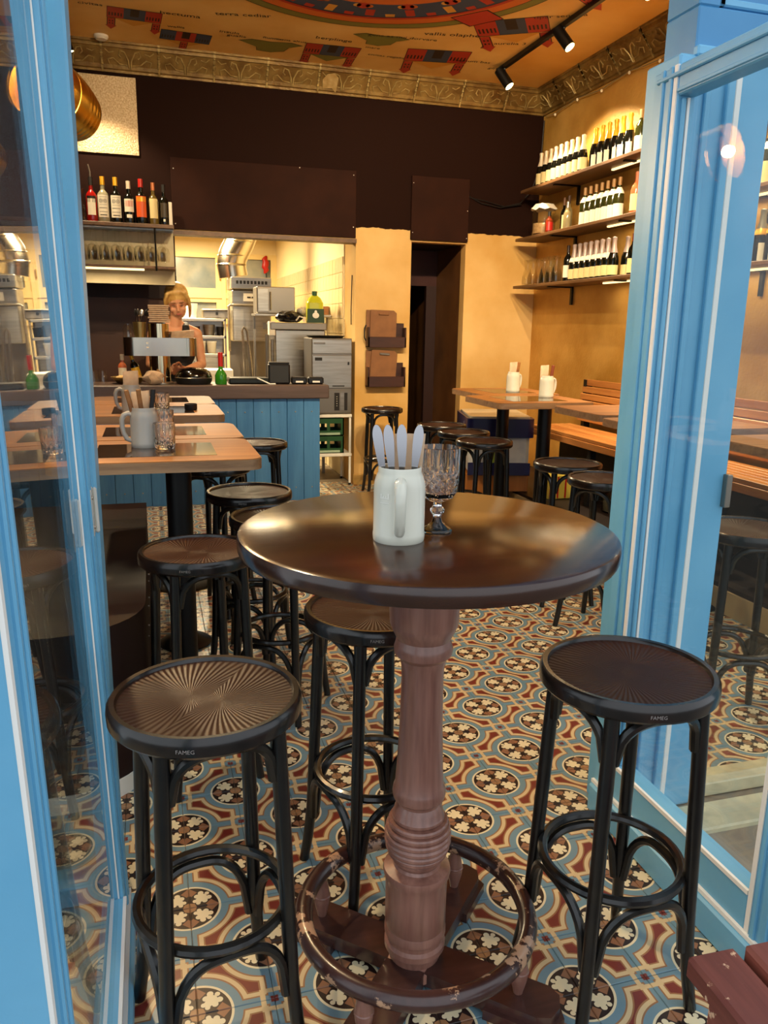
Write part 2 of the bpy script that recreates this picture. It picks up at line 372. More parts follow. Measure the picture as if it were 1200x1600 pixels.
# floor with encaustic tiles
floor = struct(b1('floor', GROUT, -1.6, XR, .70, 12.3, -.03, -.004), 'dark mortar bed under the patterned cement tile floor', 'floor')
TILE = tile_material()
def tiles():
    t = TA/2-.0007
    proto = MB(); c = .0016
    proto.add([(-t, -t, -.012), (t, -t, -.012), (t, t, -.012), (-t, t, -.012), (-t, -t, -c), (t, -t, -c), (t, t, -c), (-t, t, -c), (-t+c, -t+c, 0), (t-c, -t+c, 0), (t-c, t-c, 0), (-t+c, t-c, 0)],
              [(0, 1, 5, 4), (1, 2, 6, 5), (2, 3, 7, 6), (3, 0, 4, 7), (4, 5, 9, 8), (5, 6, 10, 9), (6, 7, 11, 10), (7, 4, 8, 11), (8, 9, 10, 11)])
    pos = []
    for i in range(-10, 24):
        for j in range(-8, 36):
            x = TX+(i+.5)*TA; y = TY+(j+.5)*TA
            if x < -1.5 or x > XR or y < .78 or y > 7.6 or (y < 2.0 and (x > 1.5 or x < -.75)): continue
            dep = x*.2775+y*.933; lat = x*.9585-y*.285
            vis = abs(lat) < dep*.56+.2 and dep > 1.0 and (x > -.3 or y < 2.2)
            pos.append((0 if vis else 1, math.hypot(x, y), x, y))
    pos.sort(); first = None
    rest = MB()
    for k, (_, d, x, y) in enumerate(pos):
        z = random.uniform(-.0005, .0004)
        if k < 300:
            if first is None: first = o = proto.build('tile', TILE, floor, smooth=False)
            else: o = first.copy(); COL.objects.link(o)
            o.location = (x, y, z)
        else:
            rest.add([(a+x, b+y, q+z) for a, b, q in proto.v], proto.f)
    r = rest.build('far_tiles', TILE, floor, smooth=False); r['kind'] = 'stuff'
tiles()
# walls
BW = two_tone_wall()
wb = MB()
for a in ((-1.6, .256, YB, 7.62, 1.87, 3.8), (-1.6, -1.2, YB, 7.62, 0, 1.87), (.256, 1.91, YB, 7.62, 2.335, 3.8), (1.91, 2.457, YB, 7.93, 0, 3.8), (2.457, 3.013, YB, 7.62, 2.34, 3.8), (3.013, XR, YB, 7.62, 0, 3.8)): wb.box(*a)
wall_back = struct(wb.build('wall_back', BW, smooth=False), 'back wall, dark brown paint above gold plaster with hatch and doorway', 'wall')
struct(b1('wall_right', GOLDW, XR, XR+.12, 2.0, 7.62, 0, 3.8), 'right wall in mottled metallic gold plaster', 'wall')
struct(b1('wall_left', DBROWN, -1.72, -1.6, 2.0, 12.4, 0, 3.8), 'dark brown left wall mostly hidden behind the open door', 'wall')
wf = MB()
for a in ((-1.72, -1.5, 1.98, 2.10, 0, 3.8), (-1.72, 3.9, 1.98, 2.10, 2.95, 3.8), (3.70, 3.9, 1.98, 2.1, 0, 3.8)): wf.box(*a)
struct(wf.build('wall_front', BLUE_D, smooth=False), 'blue painted shopfront wall around the doors', 'wall')
ceiling = struct(b1('ceiling', CEIL, -1.7, 3.9, 2.0, 7.62, ZC, 3.85), 'ochre ceiling painted with an old style map', 'ceiling')
struct(MB().box(1.90, 2.47, YB-.022, YB, 0, .11, c=.006).box(3.005, XR, YB-.022, YB, 0, .11, c=.006).build('baseboard_back', M('gold_base', '#b58f4e', .5), smooth=False), 'gold painted baseboard under the gold back wall', 'baseboard')
# doorway to the dark corridor
cor = MB().box(2.36, 2.457, 7.94, 9.6, 0, 2.34).box(2.457, 3.11, 9.6, 9.7, 0, 2.34).box(2.36, 3.11, 7.62, 9.7, 2.34, 2.4)
struct(cor.build('wall_corridor', M('corridor_dark', '#120706', .7), smooth=False), 'unlit dark corridor behind the doorway', 'wall')
struct(b1('door_reveal', M('reveal_brown', '#6b4522', .5, col2='#55351a', scale=3), 3.013, 3.11, 7.62, 9.6, 0, 2.34), 'brown right reveal of the dark doorway', 'door frame')
d1 = thing('door_1', 'open dark doorway header of red-brown wood in corridor', 'door', (0, 0, 0)); d1['kind'] = 'structure'
b1('lintel', M('red_brown_paint', '#3a120c', .5), 2.457, 3.013, 8.3, 8.36, 1.98, 2.34, parent=d1)
b1('jamb', M('jamb_dark', '#2a110b', .5), 2.90, 3.013, 8.3, 8.36, 0, 1.98, parent=d1)
b1('door_leaf', M('door_black', '#050303', .6), 2.457, 2.90, 8.9, 8.94, 0, 1.98, parent=d1)
# kitchen room
kr = struct(MB().box(1.90, 2.0, 7.94, 12.4, 0, 2.85).build('wall_kitchen', KWALL, smooth=False), 'cream kitchen side wall with tiled lower part', 'wall')
kt = None
t0 = MB().box(-.006, .004, -.0735, .0735, -.0735, .0735, c=.003)
for r_ in range(8):
    for c_ in range(28):
        loc = (1.896, 8.03+c_*.15, 2.145-r_*.15)
        if kt is None: kt = t0.build('tile', KTILE, kr, smooth=False); kt.location = loc; kt.rotation_euler = (0, .004, .01)
        else: dup(kt, loc, kr, rot=(0, random.uniform(-.012, .012), random.uniform(-.012, .012)))
struct(MB().box(-1.6, .32, 12.3, 12.4, 0, 2.85).box(.32, 1.9, 12.3, 12.4, 2.56, 2.85).box(.32, 1.9, 12.3, 12.4, 0, 1.55).build('wall_kitchen_back', KWALL, smooth=False), 'cream kitchen back wall around the casement window', 'wall')
struct(b1('ceiling_kitchen', KWALL, -1.6, 2.0, 7.62, 12.4, 2.80, 2.88), 'cream kitchen ceiling', 'ceiling')
struct(b1('wall_partition', M('partition_brown', '#4a2a17', .5, col2='#3f2312', scale=2), -1.6, .30, 8.40, 8.48, 0, 2.80), 'brown partition behind the counter', 'wall')
b_ = struct(b1('trim_5', DBROWN2, -1.6, .30, 8.36, 8.40, 1.78, 2.0), 'dark band along the top of the brown partition', 'trim')
w1 = thing('window_1', 'cream casement window at the back of the kitchen', 'window'); w1['kind'] = 'structure'
GPANE = M('frosted_pane', '#6f7a7c', .15, col2='#98988a', scale=3)
for x0, x1 in ((.32, 1.09), (1.13, 1.90)):
    for z0, z1 in ((1.99, 2.56), (1.55, 1.93)):
        fr = MB()
        for a in ((x0, x0+.09, z0, z1), (x1-.09, x1, z0, z1), (x0+.09, x1-.09, z0, z0+.07), (x0+.09, x1-.09, z1-.07, z1)): fr.box(a[0], a[1], 12.24, 12.32, a[2], a[3])
        ff = fr.build('sash', CREAM, w1, smooth=False)
        b1('pane', GPANE, x0+.08, x1-.08, 12.285, 12.295, z0+.06, z1-.06, parent=ff)
b1('mullion', CREAM, 1.08, 1.14, 12.215, 12.34, 1.55, 2.56, parent=w1); b1('transom', CREAM, .32, 1.9, 12.22, 12.34, 1.92, 2.0, parent=w1); b1('window_handle', BRASS, 1.05, 1.065, 12.2, 12.24, 2.18, 2.3, parent=w1)
# kitchen lintel strip, hatch panels, glitter panel
struct(b1('trim_1', SHELFW, .256, 1.91, 7.47, 7.63, 2.30, 2.336), 'wooden strip under the dark panel above the kitchen hatch', 'trim')
pn = thing('wall_panel', 'large dark brown rectangular board above the kitchen hatch', 'panel', (1.08, YB, 2.64))
MB().box(-.825, .825, -.016, -.001, -.295, .29, c=.003).build('board', DBROWN, pn, smooth=False)
for x, z in ((-.8, .2), (.8, -.2), (.8, .25), (-.8, -.25), (.3, .28)): MB().ell((x, -.017, z), .005, .003, .005, 8, 4).build('screw', WHITE, pn)
pn = thing('wall_panel', 'small square dark brown board above the dark doorway', 'panel', (2.73, YB, 2.64))
MB().box(-.29, .29, -.03, -.001, -.285, .285, c=.003).build('board', DBROWN, pn, smooth=False)
for x, z in ((-.275, .22), (-.275, -.22), (.275, .0), (.275, -.25)): MB().ell((x, -.031, z), .004, .003, .004, 8, 4).build('screw', WHITE, pn)
tag(MB().box(-.62, .005, YB-.014, YB-.001, 2.92, 3.52, c=.002).build('glitter_panel', SPARK, smooth=False), 'glittering beige gold-flecked panel beside the brass lamp', 'panel')
# cornice in ornamented lengths
def cornice():
    def piece(L, name, chip=None):
        prof = [(0, 0), (.022, 0), (.022, .018), (.04, .024), (.05, .05), (.085, .095), (.12, .135), (.135, .15), (.15, .152), (.15, .175), (.165, .18), (.165, .2), (0, .2)]
        m = MB(); n = len(prof)
        m.add([(x, -d, z) for x in (0, L) for d, z in prof], [tuple(range(n)), tuple(range(n, 2*n))[::-1]]+[(i, n+i, n+(i+1) % n, (i+1) % n) for i in range(n)])
        o = m.build(name, BRONZE, None, smooth=False)
        q = MB()
        def sp(pts, r=.006): q.tube([(x, -(.035+z*.72)-.004, z+.02) for x, z in pts], r, 6)
        rb = [(d+.006, z-.001) for d, z in prof[1:-1]]; k = len(rb); q.add([(x, -d, z) for x in (0, .016) for d, z in rb], [tuple(range(k)), tuple(range(k, 2*k))[::-1]]+[(i, k+i, k+(i+1) % k, (i+1) % k) for i in range(k)])
        for k in range(4): q.ell((.007, -.06-.026*k, .05+.032*k), .012, .012, .012, 8, 4)
        for s_, cx in ((1, L*.5), (-1, L*.5)):
            sp([(cx+s_*.008, .01), (cx+s_*.012, .06), (cx+s_*.04, .11), (cx+s_*.075, .12), (cx+s_*.085, .09), (cx+s_*.065, .075)])
            sp([(cx+s_*.02, .03), (cx+s_*.08, .035), (cx+s_*.13, .07), (cx+s_*.17, .06), (cx+s_*.16, .03)], .005)
            sp([(cx+s_*.12, .11), (cx+s_*.16, .10), (cx+s_*.19, .12)], .004)
        e = q.build('relief', BRONZE_HI, o)
        if chip:
            cm = MB(); cm.mi = 0
            pts = [(.05, .02), (.13, .03), (.17, .0), (.18, .10), (.14, .13), (.08, .12), (.04, .08)]
            cm.add([(x, -(.03+z*.8)-.006, z+.01) for x, z in pts], [tuple(range(len(pts)))]); cm.build('chip', CHIP, o)
        return o
    root = struct(thing('cornice_1', 'bronze ornamented cornice along the back wall', 'cornice', (0, 0, 0)), 'bronze ornamented cornice along the back wall', 'cornice')
    p0 = piece(.45, 'cornice_length'); p0.parent = root; z0 = 3.545
    n = 12
    for i in range(n):
        loc = (-1.6+i*.4475, YB, z0)
        if i == 0: p0.location = loc
        elif i == 7: pc = piece(.45, 'cornice_length', True); pc.parent = root; pc.location = loc
        else: copy_part(p0, loc, root)
    root2 = struct(thing('cornice_2', '', 'cornice', (0, 0, 0)), 'bronze ornamented cornice along the right wall', 'cornice')
    for i in range(12): copy_part(p0, (XR, YB-i*.4475, z0), root2, (0, 0, -PI/2))
def copy_part(p, loc, root, rot=None):
    c = dup(p, loc, root, rot)
    for g in p.children: d = g.copy(); COL.objects.link(d); d.parent = c
    return c
cornice()
# painted ceiling figures: flat print laid on the ceiling
def ceiling_art():
    mats = [M('map_red', '#b33420', .6), M('map_blue', '#3a4660', .6), M('map_gold', '#d79a3c', .6), M('map_orange', '#cf6a24', .6), M('map_green', '#7d7a36', .6), M('map_ink', '#2a160c', .6)]
    z = ZC-.0015
    def poly(m, pts, i, dz=0): m.mi = i; m.add([(x, y, z-dz) for x, y in pts], [tuple(range(len(pts)))])
    def build(m, name): m.build(name, mats, ceiling, smooth=False)
    cx, cy = 1.5, 5.1
    m = MB()
    def ring(r0, r1, i, dz, n=96):
        m.mi = i; vs = []
        for k in range(n): a = 2*PI*k/n; vs += [(cx+r0*math.cos(a), cy+r0*math.sin(a), z-dz), (cx+r1*math.cos(a), cy+r1*math.sin(a), z-dz)]
        m.add(vs, [(2*k, 2*k+1, (2*k+3) % (2*n), (2*k+2) % (2*n)) for k in range(n)])
    ring(1.22, 1.30, 4, 0); ring(1.13, 1.22, 3, 0); ring(1.095, 1.13, 0, 0); ring(.86, 1.095, 1, 0); ring(.55, .86, 3, 0); ring(.30, .55, 2, 0); ring(.0, .30, 0, 0)
    ring(1.295, 1.302, 5, .0004); ring(1.215, 1.222, 5, .0004); ring(1.09, 1.097, 5, .0004)
    for k in range(44):
        a = 2*PI*k/44; r0, r1 = (1.03, 1.08) if k % 2 else (.96, 1.07)
        poly(m, [(cx+r*math.cos(a+d), cy+r*math.sin(a+d)) for r, d in ((r0, -.035), (r1, -.03), (r1, .03), (r0, .035))], 0 if k % 3 else 2, .0006)
    for k in range(18):
        a = 2*PI*k/18+.1; r = .90
        for d, rr, i in ((-.08, .03, 3), (0, .05, 0), (.08, .03, 2)): poly(m, [(cx+(r+rr*math.cos(t))*math.cos(a+d*.6)-rr*math.sin(t)*math.sin(a), cy+(r+rr*math.cos(t))*math.sin(a+d*.6)+rr*math.sin(t)*math.cos(a)) for t in [2*PI*q/8 for q in range(8)]], i, .0006)
    build(m, 'painted_circle')
    def castle(x, y, s, rot, kind):
        m = MB(); ca, sa = math.cos(rot), math.sin(rot)
        def T(pts): return [(x+s*(a*ca-1.7*b*sa), y+s*(a*sa+1.7*b*ca)) for a, b in pts]
        def R(x0, x1, y0, y1, i, dz): poly(m, T([(x0, y0), (x1, y0), (x1, y1), (x0, y1)]), i, dz)
        A, B = ((0, 1), (1, 0))[kind % 2]
        R(-1.02, 1.02, -.34, .34, 5, 0); R(-1, -.4, -.32, .32, A, .0004); R(.4, 1, -.32, .32, A, .0004); R(-.4, .4, -.32, .32, B, .0004); R(-.16, .16, -.32, .12, 5, .0008)
        for q in range(5): R(-.95+.1*q*1.1, -.9+.11*q, .0, .2, 5, .0008); R(.45+.11*q, .5+.11*q, .0, .2, 5, .0008)
        poly(m, T([(-.75, .34), (.75, .34), (0, .72)]), 2 if kind < 2 else 4, .0006)
        for sx in ((-.85, .85) if kind != 1 else (0,)):
            R(sx-.16, sx+.16, .36, .86, 5, .0008); R(sx-.13, sx+.13, .36, .84, 0, .0011); poly(m, T([(sx-.22, .84), (sx+.22, .84), (sx, 1.1)]), 0, .0011)
            for q in (.5, .66): R(sx-.08, sx-.03, q, q+.08, 5, .0014); R(sx+.03, sx+.08, q, q+.08, 5, .0014)
        build(m, 'painted_castle')
    castle(0.02, 6.72, .19, .05, 0); castle(.40, 7.06, .19, .05, 1); castle(1.56, 6.98, .22, -.05, 2); castle(2.42, 6.82, .26, -.18, 0); castle(2.72, 6.02, .27, -.55, 0)
    castle(-.75, 6.6, .2, .1, 1); castle(2.9, 5.1, .25, -1.0, 2); castle(.1, 5.6, .2, .7, 1)
    for (x, y, w, h) in ((1.06, 7.05, .25, .13), (1.86, 6.62, .22, .12)):
        m = MB(); pts = [(-1, -.5), (-.6, -.9), (0, -.8), (.6, -1), (1.0, -.7), (.6, -.1), (.5, .6), (.1, 1.0), (-.35, .9), (-.4, .3), (-.7, -.1)]
        poly(m, [(x+a*w*1.04, y+b*h*1.06) for a, b in pts], 5); poly(m, [(x+a*w, y+b*h) for a, b in pts], 4, .0005); build(m, 'painted_hill')
    m = MB(); poly(m, [(2.22, 6.0), (2.42, 5.78), (2.60, 5.90), (2.42, 6.12)], 5, .0012); poly(m, [(2.235, 6.0), (2.42, 5.795), (2.585, 5.90), (2.42, 6.105)], 0, .0016); build(m, 'painted_gate')
    for body, x, y, s_, rot in (('hectuma', .34, 6.60, .085, PI), ('civitas', -.28, 6.6, .07, PI), ('terra cediar', .78, 6.45, .085, PI-.2), ('insula', .72, 6.84, .07, PI), ('gualis', .78, 6.90, .07, PI), ('berplinge', 1.52, 6.72, .08, PI), ('mons altus', 1.2, 6.86, .06, PI), ('gens as nuj dorvare', 2.02, 6.50, .07, PI-.1), ('vallis olaphe', 2.36, 6.32, .09, PI-.2),
                               ('regnum bas', 2.74, 6.84, .07, PI-.1), ('aurelia 3', 2.86, 6.35, .075, PI-.3), ('bar', 2.72, 6.50, .07, PI), ('civitas regalis', 2.02, 6.96, .06, PI), ('mare', 1.86, 6.80, .06, PI), ('tipar sequela', 2.96, 5.72, .075, PI-.5), ('girix', 3.0, 6.95, .07, PI), ('wallis', .32, 6.86, .06, PI), ('flumen', 1.06, 6.86, .06, PI)):
        vs, fs = text_polys(body, s_); m = MB(); m.mi = 5; ca, sa = math.cos(rot), math.sin(rot)
        m.add([(x+(-a)*ca-b*sa, y+(-a)*sa+b*ca, z-.0008) for a, b, _ in vs], fs); build(m, 'painted_script')
ceiling_art()
# ------------------------------------------------------------------ door leaves and shopfront
def leaf(name, label, near, far, side, x, ztop=2.2, wide=.12, soff=.112, zk=.095, zg=.215, thin=False, wf=None, gd=.032):
    """side=+1: visible face looks to +x (left leaf); side=-1: face looks to -x (right leaf). Local x axis = thickness."""
    wf = wf or wide
    t = thing(name, label, 'door', (x, 0, 0)); t['kind'] = 'structure'; th = .055
    def bx(m, d0, d1, *a, c=0): x0, x1 = sorted((-side*d0, -side*d1)); m.box(x0, x1, *a, c=c)       # d = depth behind the visible face
    def stile(nm, y0, y1, inner):
        m = MB(); bx(m, 0, th, y0, y1, .0, ztop, c=.004); o = m.build(nm, BLUE, t, smooth=False)
        q = MB()
        iy = y1 if inner > 0 else y0
        for k, w in enumerate((.030, .066)): yy = iy-inner*w; bx(q, -.006, .004, yy-.008, yy+.008, .0, ztop, c=.003)
        if not thin: bx(q, gd*.35, gd-.008, *sorted((iy, iy+inner*.010)), zg, ztop-.08, c=.003)
        q.build('moulding', BLUE, o, smooth=False)
        s = MB(); oy = iy-inner*soff
        if not (thin and inner < 0): bx(s, -.003, .003, oy-.007, oy+.007, .0, ztop)
        bx(s, gd-(.002 if thin else .006), gd+.001, *sorted((iy+inner*.001, iy+inner*(.003 if thin else .010))), zg, ztop-.08); s.build('seal', SEAL, o, smooth=False)
    stile('stile', near, near+wide, 1); stile('stile', far-wf, far, -1)
    m = MB(); bx(m, 0, th, near+wide, far-wf, ztop-.075, ztop, c=.004); bx(m, -.008, .002, near+.02, far-.02, ztop-.03, ztop-.018, c=.003); bx(m, -.004, .002, near+wide, far-wf, ztop-.068, ztop-.058, c=.002); m.build('top_rail', BLUE, t, smooth=False)
    m = MB(); bx(m, -.02, th, near+.0, far, .0, zk, c=.006); bx(m, 0, th, near+wide, far-wf, zk, zg, c=.003)
    r = m.build('bottom_rail', BLUE, t, smooth=False)
    m = MB(); bx(m, -.010, .0, near, far, zk+.001, zk+.013); bx(m, -.004, .004, near+wide, far-wf, zg-.01, zg+.002); m.build('seal', SEAL, r, smooth=False)
    m = MB(); bx(m, gd, gd+.006, near+wide-.01, far-wf+.01, zg-.005, ztop-.07); m.build('glass_pane', PANE, t, smooth=False)
    return t
L = leaf('door_2', 'left glazed blue door leaf standing open beside the front stools', .80, 1.93, 1, -.122, wide=.13, soff=.121, zk=.05, zg=.105, ztop=2.27, thin=True, wf=.088, gd=.015)
L.rotation_euler = (0, math.radians(-1.35), 0)
R = leaf('door_3', 'right glazed blue door leaf standing open beside the red planks', 1.22, 2.02, -1, 1.335, wide=.108, soff=.010)
for hx, y in ((-.028, 1.79), (.002, 1.915)):   # bright hinges on the left leaf
    q = MB().box(0, .004, -.028, .028, -.055, .055, c=.002).box(.004, .014, .008, .022, -.055, .055, c=.004)
    h = q.build('hinge', M('zinc', '#d9d6cc', .35, .3), L, smooth=False); h.location = (hx, y, 1.10)
    for z in (-.035, .035):
        s_ = MB().ell((.005, -.012, z), .003, .005, .005, 8, 4).build('screw', STEEL, h)
fp = thing('trim_2', 'blue shopfront post with pale weather strip behind the right door leaf', 'post', (0, 0, 0)); fp['kind'] = 'structure'
MB().box(1.36, 1.66, 1.95, 2.10, 0, 2.24, c=.006).build('post', BLUE, fp, smooth=False)
MB().box(1.505, 1.53, 1.935, 1.952, .02, 2.22, c=.003).box(1.44, 1.46, 1.94, 1.952, .02, 2.22, c=.003).build('bead', BLUE, fp, smooth=False)
MB().box(1.531, 1.55, 1.937, 1.952, .02, 2.22, c=.002).build('weather_strip', SEAL, fp, smooth=False)
MB().box(1.645, 1.665, 1.93, 1.952, 1.02, 1.12, c=.002).build('hinge', STEELD, fp, smooth=False)
fp = thing('trim_3', 'blue shopfront post carrying the left door leaf', 'post', (0, 0, 0)); fp['kind'] = 'structure'
MB().box(-.20, -.135, 1.97, 2.10, 0, 2.95, c=.006).build('post', BLUE, fp, smooth=False)
fs = thing('trim_4', 'grey blue panelled fascia above the right shop window', 'fascia', (0, 0, 0)); fs['kind'] = 'structure'
MB().box(1.41, 3.72, 1.96, 2.10, 2.24, 2.36, c=.004).box(1.41, 1.475, 1.96, 2.10, 2.36, 2.95, c=.004).build('frame', BLUE_D, fs, smooth=False)
MB().box(1.475, 3.72, 2.0, 2.06, 2.36, 2.95, c=.0).build('panel', BLUE_D, fs, smooth=False)
MB().box(1.49, 3.7, 1.985, 2.002, 2.375, 2.395, c=.004).box(1.49, 1.51, 1.985, 2.002, 2.375, 2.9, c=.004).box(1.405, 3.72, 1.94, 1.965, 2.235, 2.262, c=.005).build('moulding', BLUE, fs, smooth=False)
w2 = thing('window_2', 'fixed shop window seen through the right door leaf', 'window', (0, 0, 0)); w2['kind'] = 'structure'
MB().box(1.66, 3.7, 1.97, 2.06, .0, .05, c=.004).build('sill_rail', SILLM, w2, smooth=False)
MB().box(1.66, 3.7, 1.97, 2.06, 2.16, 2.24, c=.004).box(3.62, 3.7, 1.97, 2.06, .05, 2.16, c=.004).build('frame', BLUE, w2, smooth=False)
b1('glass_pane', PANE, 1.66, 3.62, 2.01, 2.016, .05, 2.16, parent=w2)
w3 = thing('window_3', 'left shop window behind the left door leaf', 'window', (0, 0, 0)); w3['kind'] = 'structure'
MB().box(-1.5, -.2, 1.97, 2.06, .0, .06, c=.004).box(-1.5, -.2, 1.97, 2.06, 2.87, 2.95, c=.004).build('frame', BLUE, w3, smooth=False)
b1('glass_pane', PANE, -1.5, -.2, 2.01, 2.016, .06, 2.87, parent=w3)
# raised platform under the wall bench
pl = struct(MB().box(3.04, XR, 2.2, 7.46, 0, .16).build('floor_platform', M('platform_dark', '#1c100c', .5), smooth=False), 'low dark platform carrying the slatted wall bench', 'platform')
MB().box(3.025, 3.042, 2.2, 7.46, .0, .135).build('riser', M('riser_cream', '#b49c72', .6), pl, smooth=False)

# ================================================================== STOOLS
SH = .81
def make_stool():
    t = thing('bar_stool', 'x', 'stool', (0, 0, 0), 0, 'round bentwood bar stools')
    MB().lathe([(.172, SH-.008), (.176, SH), (.186, SH+.001), (.1915, SH-.006), (.193, SH-.018), (.192, SH-.034), (.186, SH-.041), (.150, SH-.041), (.150, SH-.022), (.172, SH-.022), (.172, SH-.008)], n=56, caps=False).build('seat_rim', RIM, t)
    d = MB(); n = 48; rr = [.0, .03, .07, .11, .15, .1735]; 
    d.lathe([(max(r, 1e-4), -.0135+.006*(r/.1735)**2) for r in rr], n=n, caps=False)
    p = d.build('seat_panel', SEAT, t); p.location = (0, 0, SH)
    def pol(r, a, z): return (r*math.cos(a), r*math.sin(a), z)
    path = [(.158, SH-.04), (.165, .62), (.172, .45), (.178, .30), (.184, .18), (.195, .08), (.208, .0)]
    leg = None
    def rr_(z):
        for (r1, z1), (r2, z2) in zip(path, path[1:]):
            if z2 <= z <= z1: return r1+(r2-r1)*(z1-z)/(z1-z2)
        return path[0][0]
    q = MB().tube([pol(r, 0, z) for r, z in path], [.0165, .0165, .0163, .016, .0155, .0148, .014], 12)
    leg = q.build('leg', BLACK, t)
    for k in range(1, 4): l = leg.copy(); COL.objects.link(l); l.rotation_euler = (0, 0, k*PI/2)
    def arch(zlo, zhi, inset, r):
        a = Vector(pol(rr_(zlo), 0, 0)); b = Vector(pol(rr_(zlo), PI/2, 0)); pts = []
        n = 18
        for i in range(n+1):
            s = i/n; u = s*2-1
            w = math.copysign(abs(u)**1.0, u)
            zz = zlo+(zhi-zlo)*math.sqrt(max(0, 1-abs(u)**2.6))
            w = math.copysign(min(1, abs(u))**.85, u)*.88
            c = (a+b)/2; h = (b-a)/2; p = c+h*w; out = c.normalized()*inset*(1-u*u)
            pts.append((p.x+out.x, p.y+out.y, zz))
        return MB().tube(pts, r, 8)
    for nm, zl, zh, ins in (('brace', .655, SH-.052, .028), ('lower_brace', .155, .312, .018)):
        o = arch(zl, zh, ins, .0115).build(nm, BLACK, t)
        for k in range(1, 4): l = o.copy(); COL.objects.link(l); l.rotation_euler = (0, 0, k*PI/2)
    R_ = .158; MB().tube([pol(R_, 2*PI*i/40, .335) for i in range(40)], .0115, 8, closed=True).build('foot_ring', BLACK, t)
    # maker's stamp on the rim
    vs, fs = text_polys('FAMEG', .011); a0 = math.radians(-105)
    m = MB(); m.add([((.1935)*math.cos(a0+x/.193), .1935*math.sin(a0+x/.193), SH-.022+y) for x, y, _ in vs], fs); st = m.build('stamp', M('stamp_grey', '#8b8480', .5), t, smooth=False); st.rotation_euler = (0, 0, 0)
    return t
stool0 = make_stool()
stools = [
 ((.078, 1.498), 55, 'black bentwood bar stool at front left beside the left door leaf'),
 ((.985, 1.395), 137, 'black bentwood bar stool at front right reflecting the blue sky'),
 ((.55, 1.905), 150, 'black bentwood bar stool tucked behind the turned column of the round table'),
 ((.125, 2.58), 60, 'black bentwood bar stool in front of the nearest oak table at left'),
 ((.46, 3.0), 100, 'black bentwood bar stool half hidden by the left edge of the round table'),
 ((.405, 3.50), 20, 'black bentwood bar stool with a bright lit seat beside the nearest oak table'),
 ((.64, 5.03), 45, 'black bentwood bar stool peeking out between oak tables and blue counter'),
 ((.31, 4.24), 10, 'black bentwood bar stool between the two pairs of oak tables at left'),
 ((2.17, 5.76), 30, 'black bentwood bar stool nearest to the dark doorway in the row of three'),
 ((2.18, 5.325), 70, 'middle black bentwood bar stool in the row of three at right'),
 ((2.14, 4.86), 50, 'black bentwood bar stool nearest the round table in the row of three at right'),
 ((2.25, 3.93), 35, 'black bentwood bar stool right of the table pedestal with brown seat showing'),
 ((2.21, 3.47), 75, 'black bentwood bar stool half hidden by the right door leaf'),
 ((2.06, 7.05), 40, 'black bentwood bar stool standing against the gold pillar under the menu racks'),
 ((2.19, 2.42), 25, 'black bentwood bar stool seen through the glass of the right door leaf'),
]
for i, ((x, y), a, lab) in enumerate(stools):
    if i == 0: stool0.location = (x, y, 0); stool0.rotation_euler = (0, 0, math.radians(a)); stool0['label'] = lab
    else: copy_tree(stool0, (x, y, 0), math.radians(a), lab)
for t_ in [o for o in bpy.data.objects if o.get('category') == 'stool']:           # the stamp faces the street on every stool
    for ch in t_.children:
        if ch.name.startswith('stamp'): ch.rotation_euler = (0, 0, -t_.rotation_euler.z)

# ================================================================== ROUND BAR TABLE
def round_table():
    t = thing('bar_table', 'dark stained round bar table with turned column and worn foot ring', 'table', (.553, 1.535, 0))
    T = 1.118
    MB().lathe([(0.0001, T), (.390, T), (.398, T-.004), (.401, T-.011), (.401, T-.031), (.398, T-.039), (.388, T-.043), (.0001, T-.044)], n=96, caps=False).build('tabletop', DARKWOOD, t)
    for a in (math.radians(20), math.radians(110)):
        m = MB().box(-.30, .30, -.03, .03, T-.083, T-.043, c=.006); m.xf(Matrix.Rotation(a, 4, 'Z')); m.build('batten', FOOTW, t, smooth=False)
    prof = [(.0001, T-.083), (.077, T-.084), (.078, .955), (.076, .905), (.07, .888), (.06, .868), (.063, .855), (.066, .845), (.064, .832), (.052, .82), (.048, .80), (.047, .773), (.049, .66), (.053, .56), (.056, .512), (.06, .503), (.062, .49), (.06, .478), (.05, .468), (.049, .462), (.056, .448)]
    for i in range(8):                       # ribbed ball
        z = .436-i*.0155; r = .076*math.sqrt(max(.2, 1-((z-.382)/.085)**2)); prof += [(r, z), (r+.0025, z-.004), (r+.0025, z-.010), (r-.001, z-.0145)]
    prof += [(.053, .306), (.056, .299), (.078, .293), (.080, .285), (.077, .272), (.074, .262), (.073, .228), (.073, .145), (.071, .138), (.074, .13), (.074, .118), (.068, .112), (.068, .1), (.0735, .092), (.0735, .078), (.066, .07), (.062, .05), (.075, .044), (.075, .02), (.0001, .02)]
    MB().lathe(prof, n=40, caps=False).build('column', MAHOG, t, angle=30)
    MB().tube([(.268*math.cos(2*PI*i/72), .268*math.sin(2*PI*i/72), .168) for i in range(72)], .0215, 14, closed=True).build('foot_ring', RINGW, t)
    for k in range(4):
        a = math.radians(47+90*k); c, s = math.cos(a), math.sin(a)
        sp = [(.010, .045), (.013, .06), (.019, .085), (.021, .10), (.0205, .104), (.0225, .106), (.0225, .110), (.0205, .112), (.017, .135), (.012, .155), (.012, .16)]
        MB().lathe(sp, (.262*c, .262*s, 0), 14).build('spindle', MAHOG, t)
        m = MB().prism([(.05, -.05), (.32, -.05), (.35, -.035), (.36, 0), (.35, .035), (.32, .05), (.05, .05)], .012, .05)
        m.prism([(.20, -.062), (.335, -.062), (.372, 0), (.335, .062), (.20, .062)], .0, .026)
        m.xf(Matrix.Rotation(a, 4, 'Z')); m.build('foot', FOOTW, t, smooth=False)
    return t
round_table()

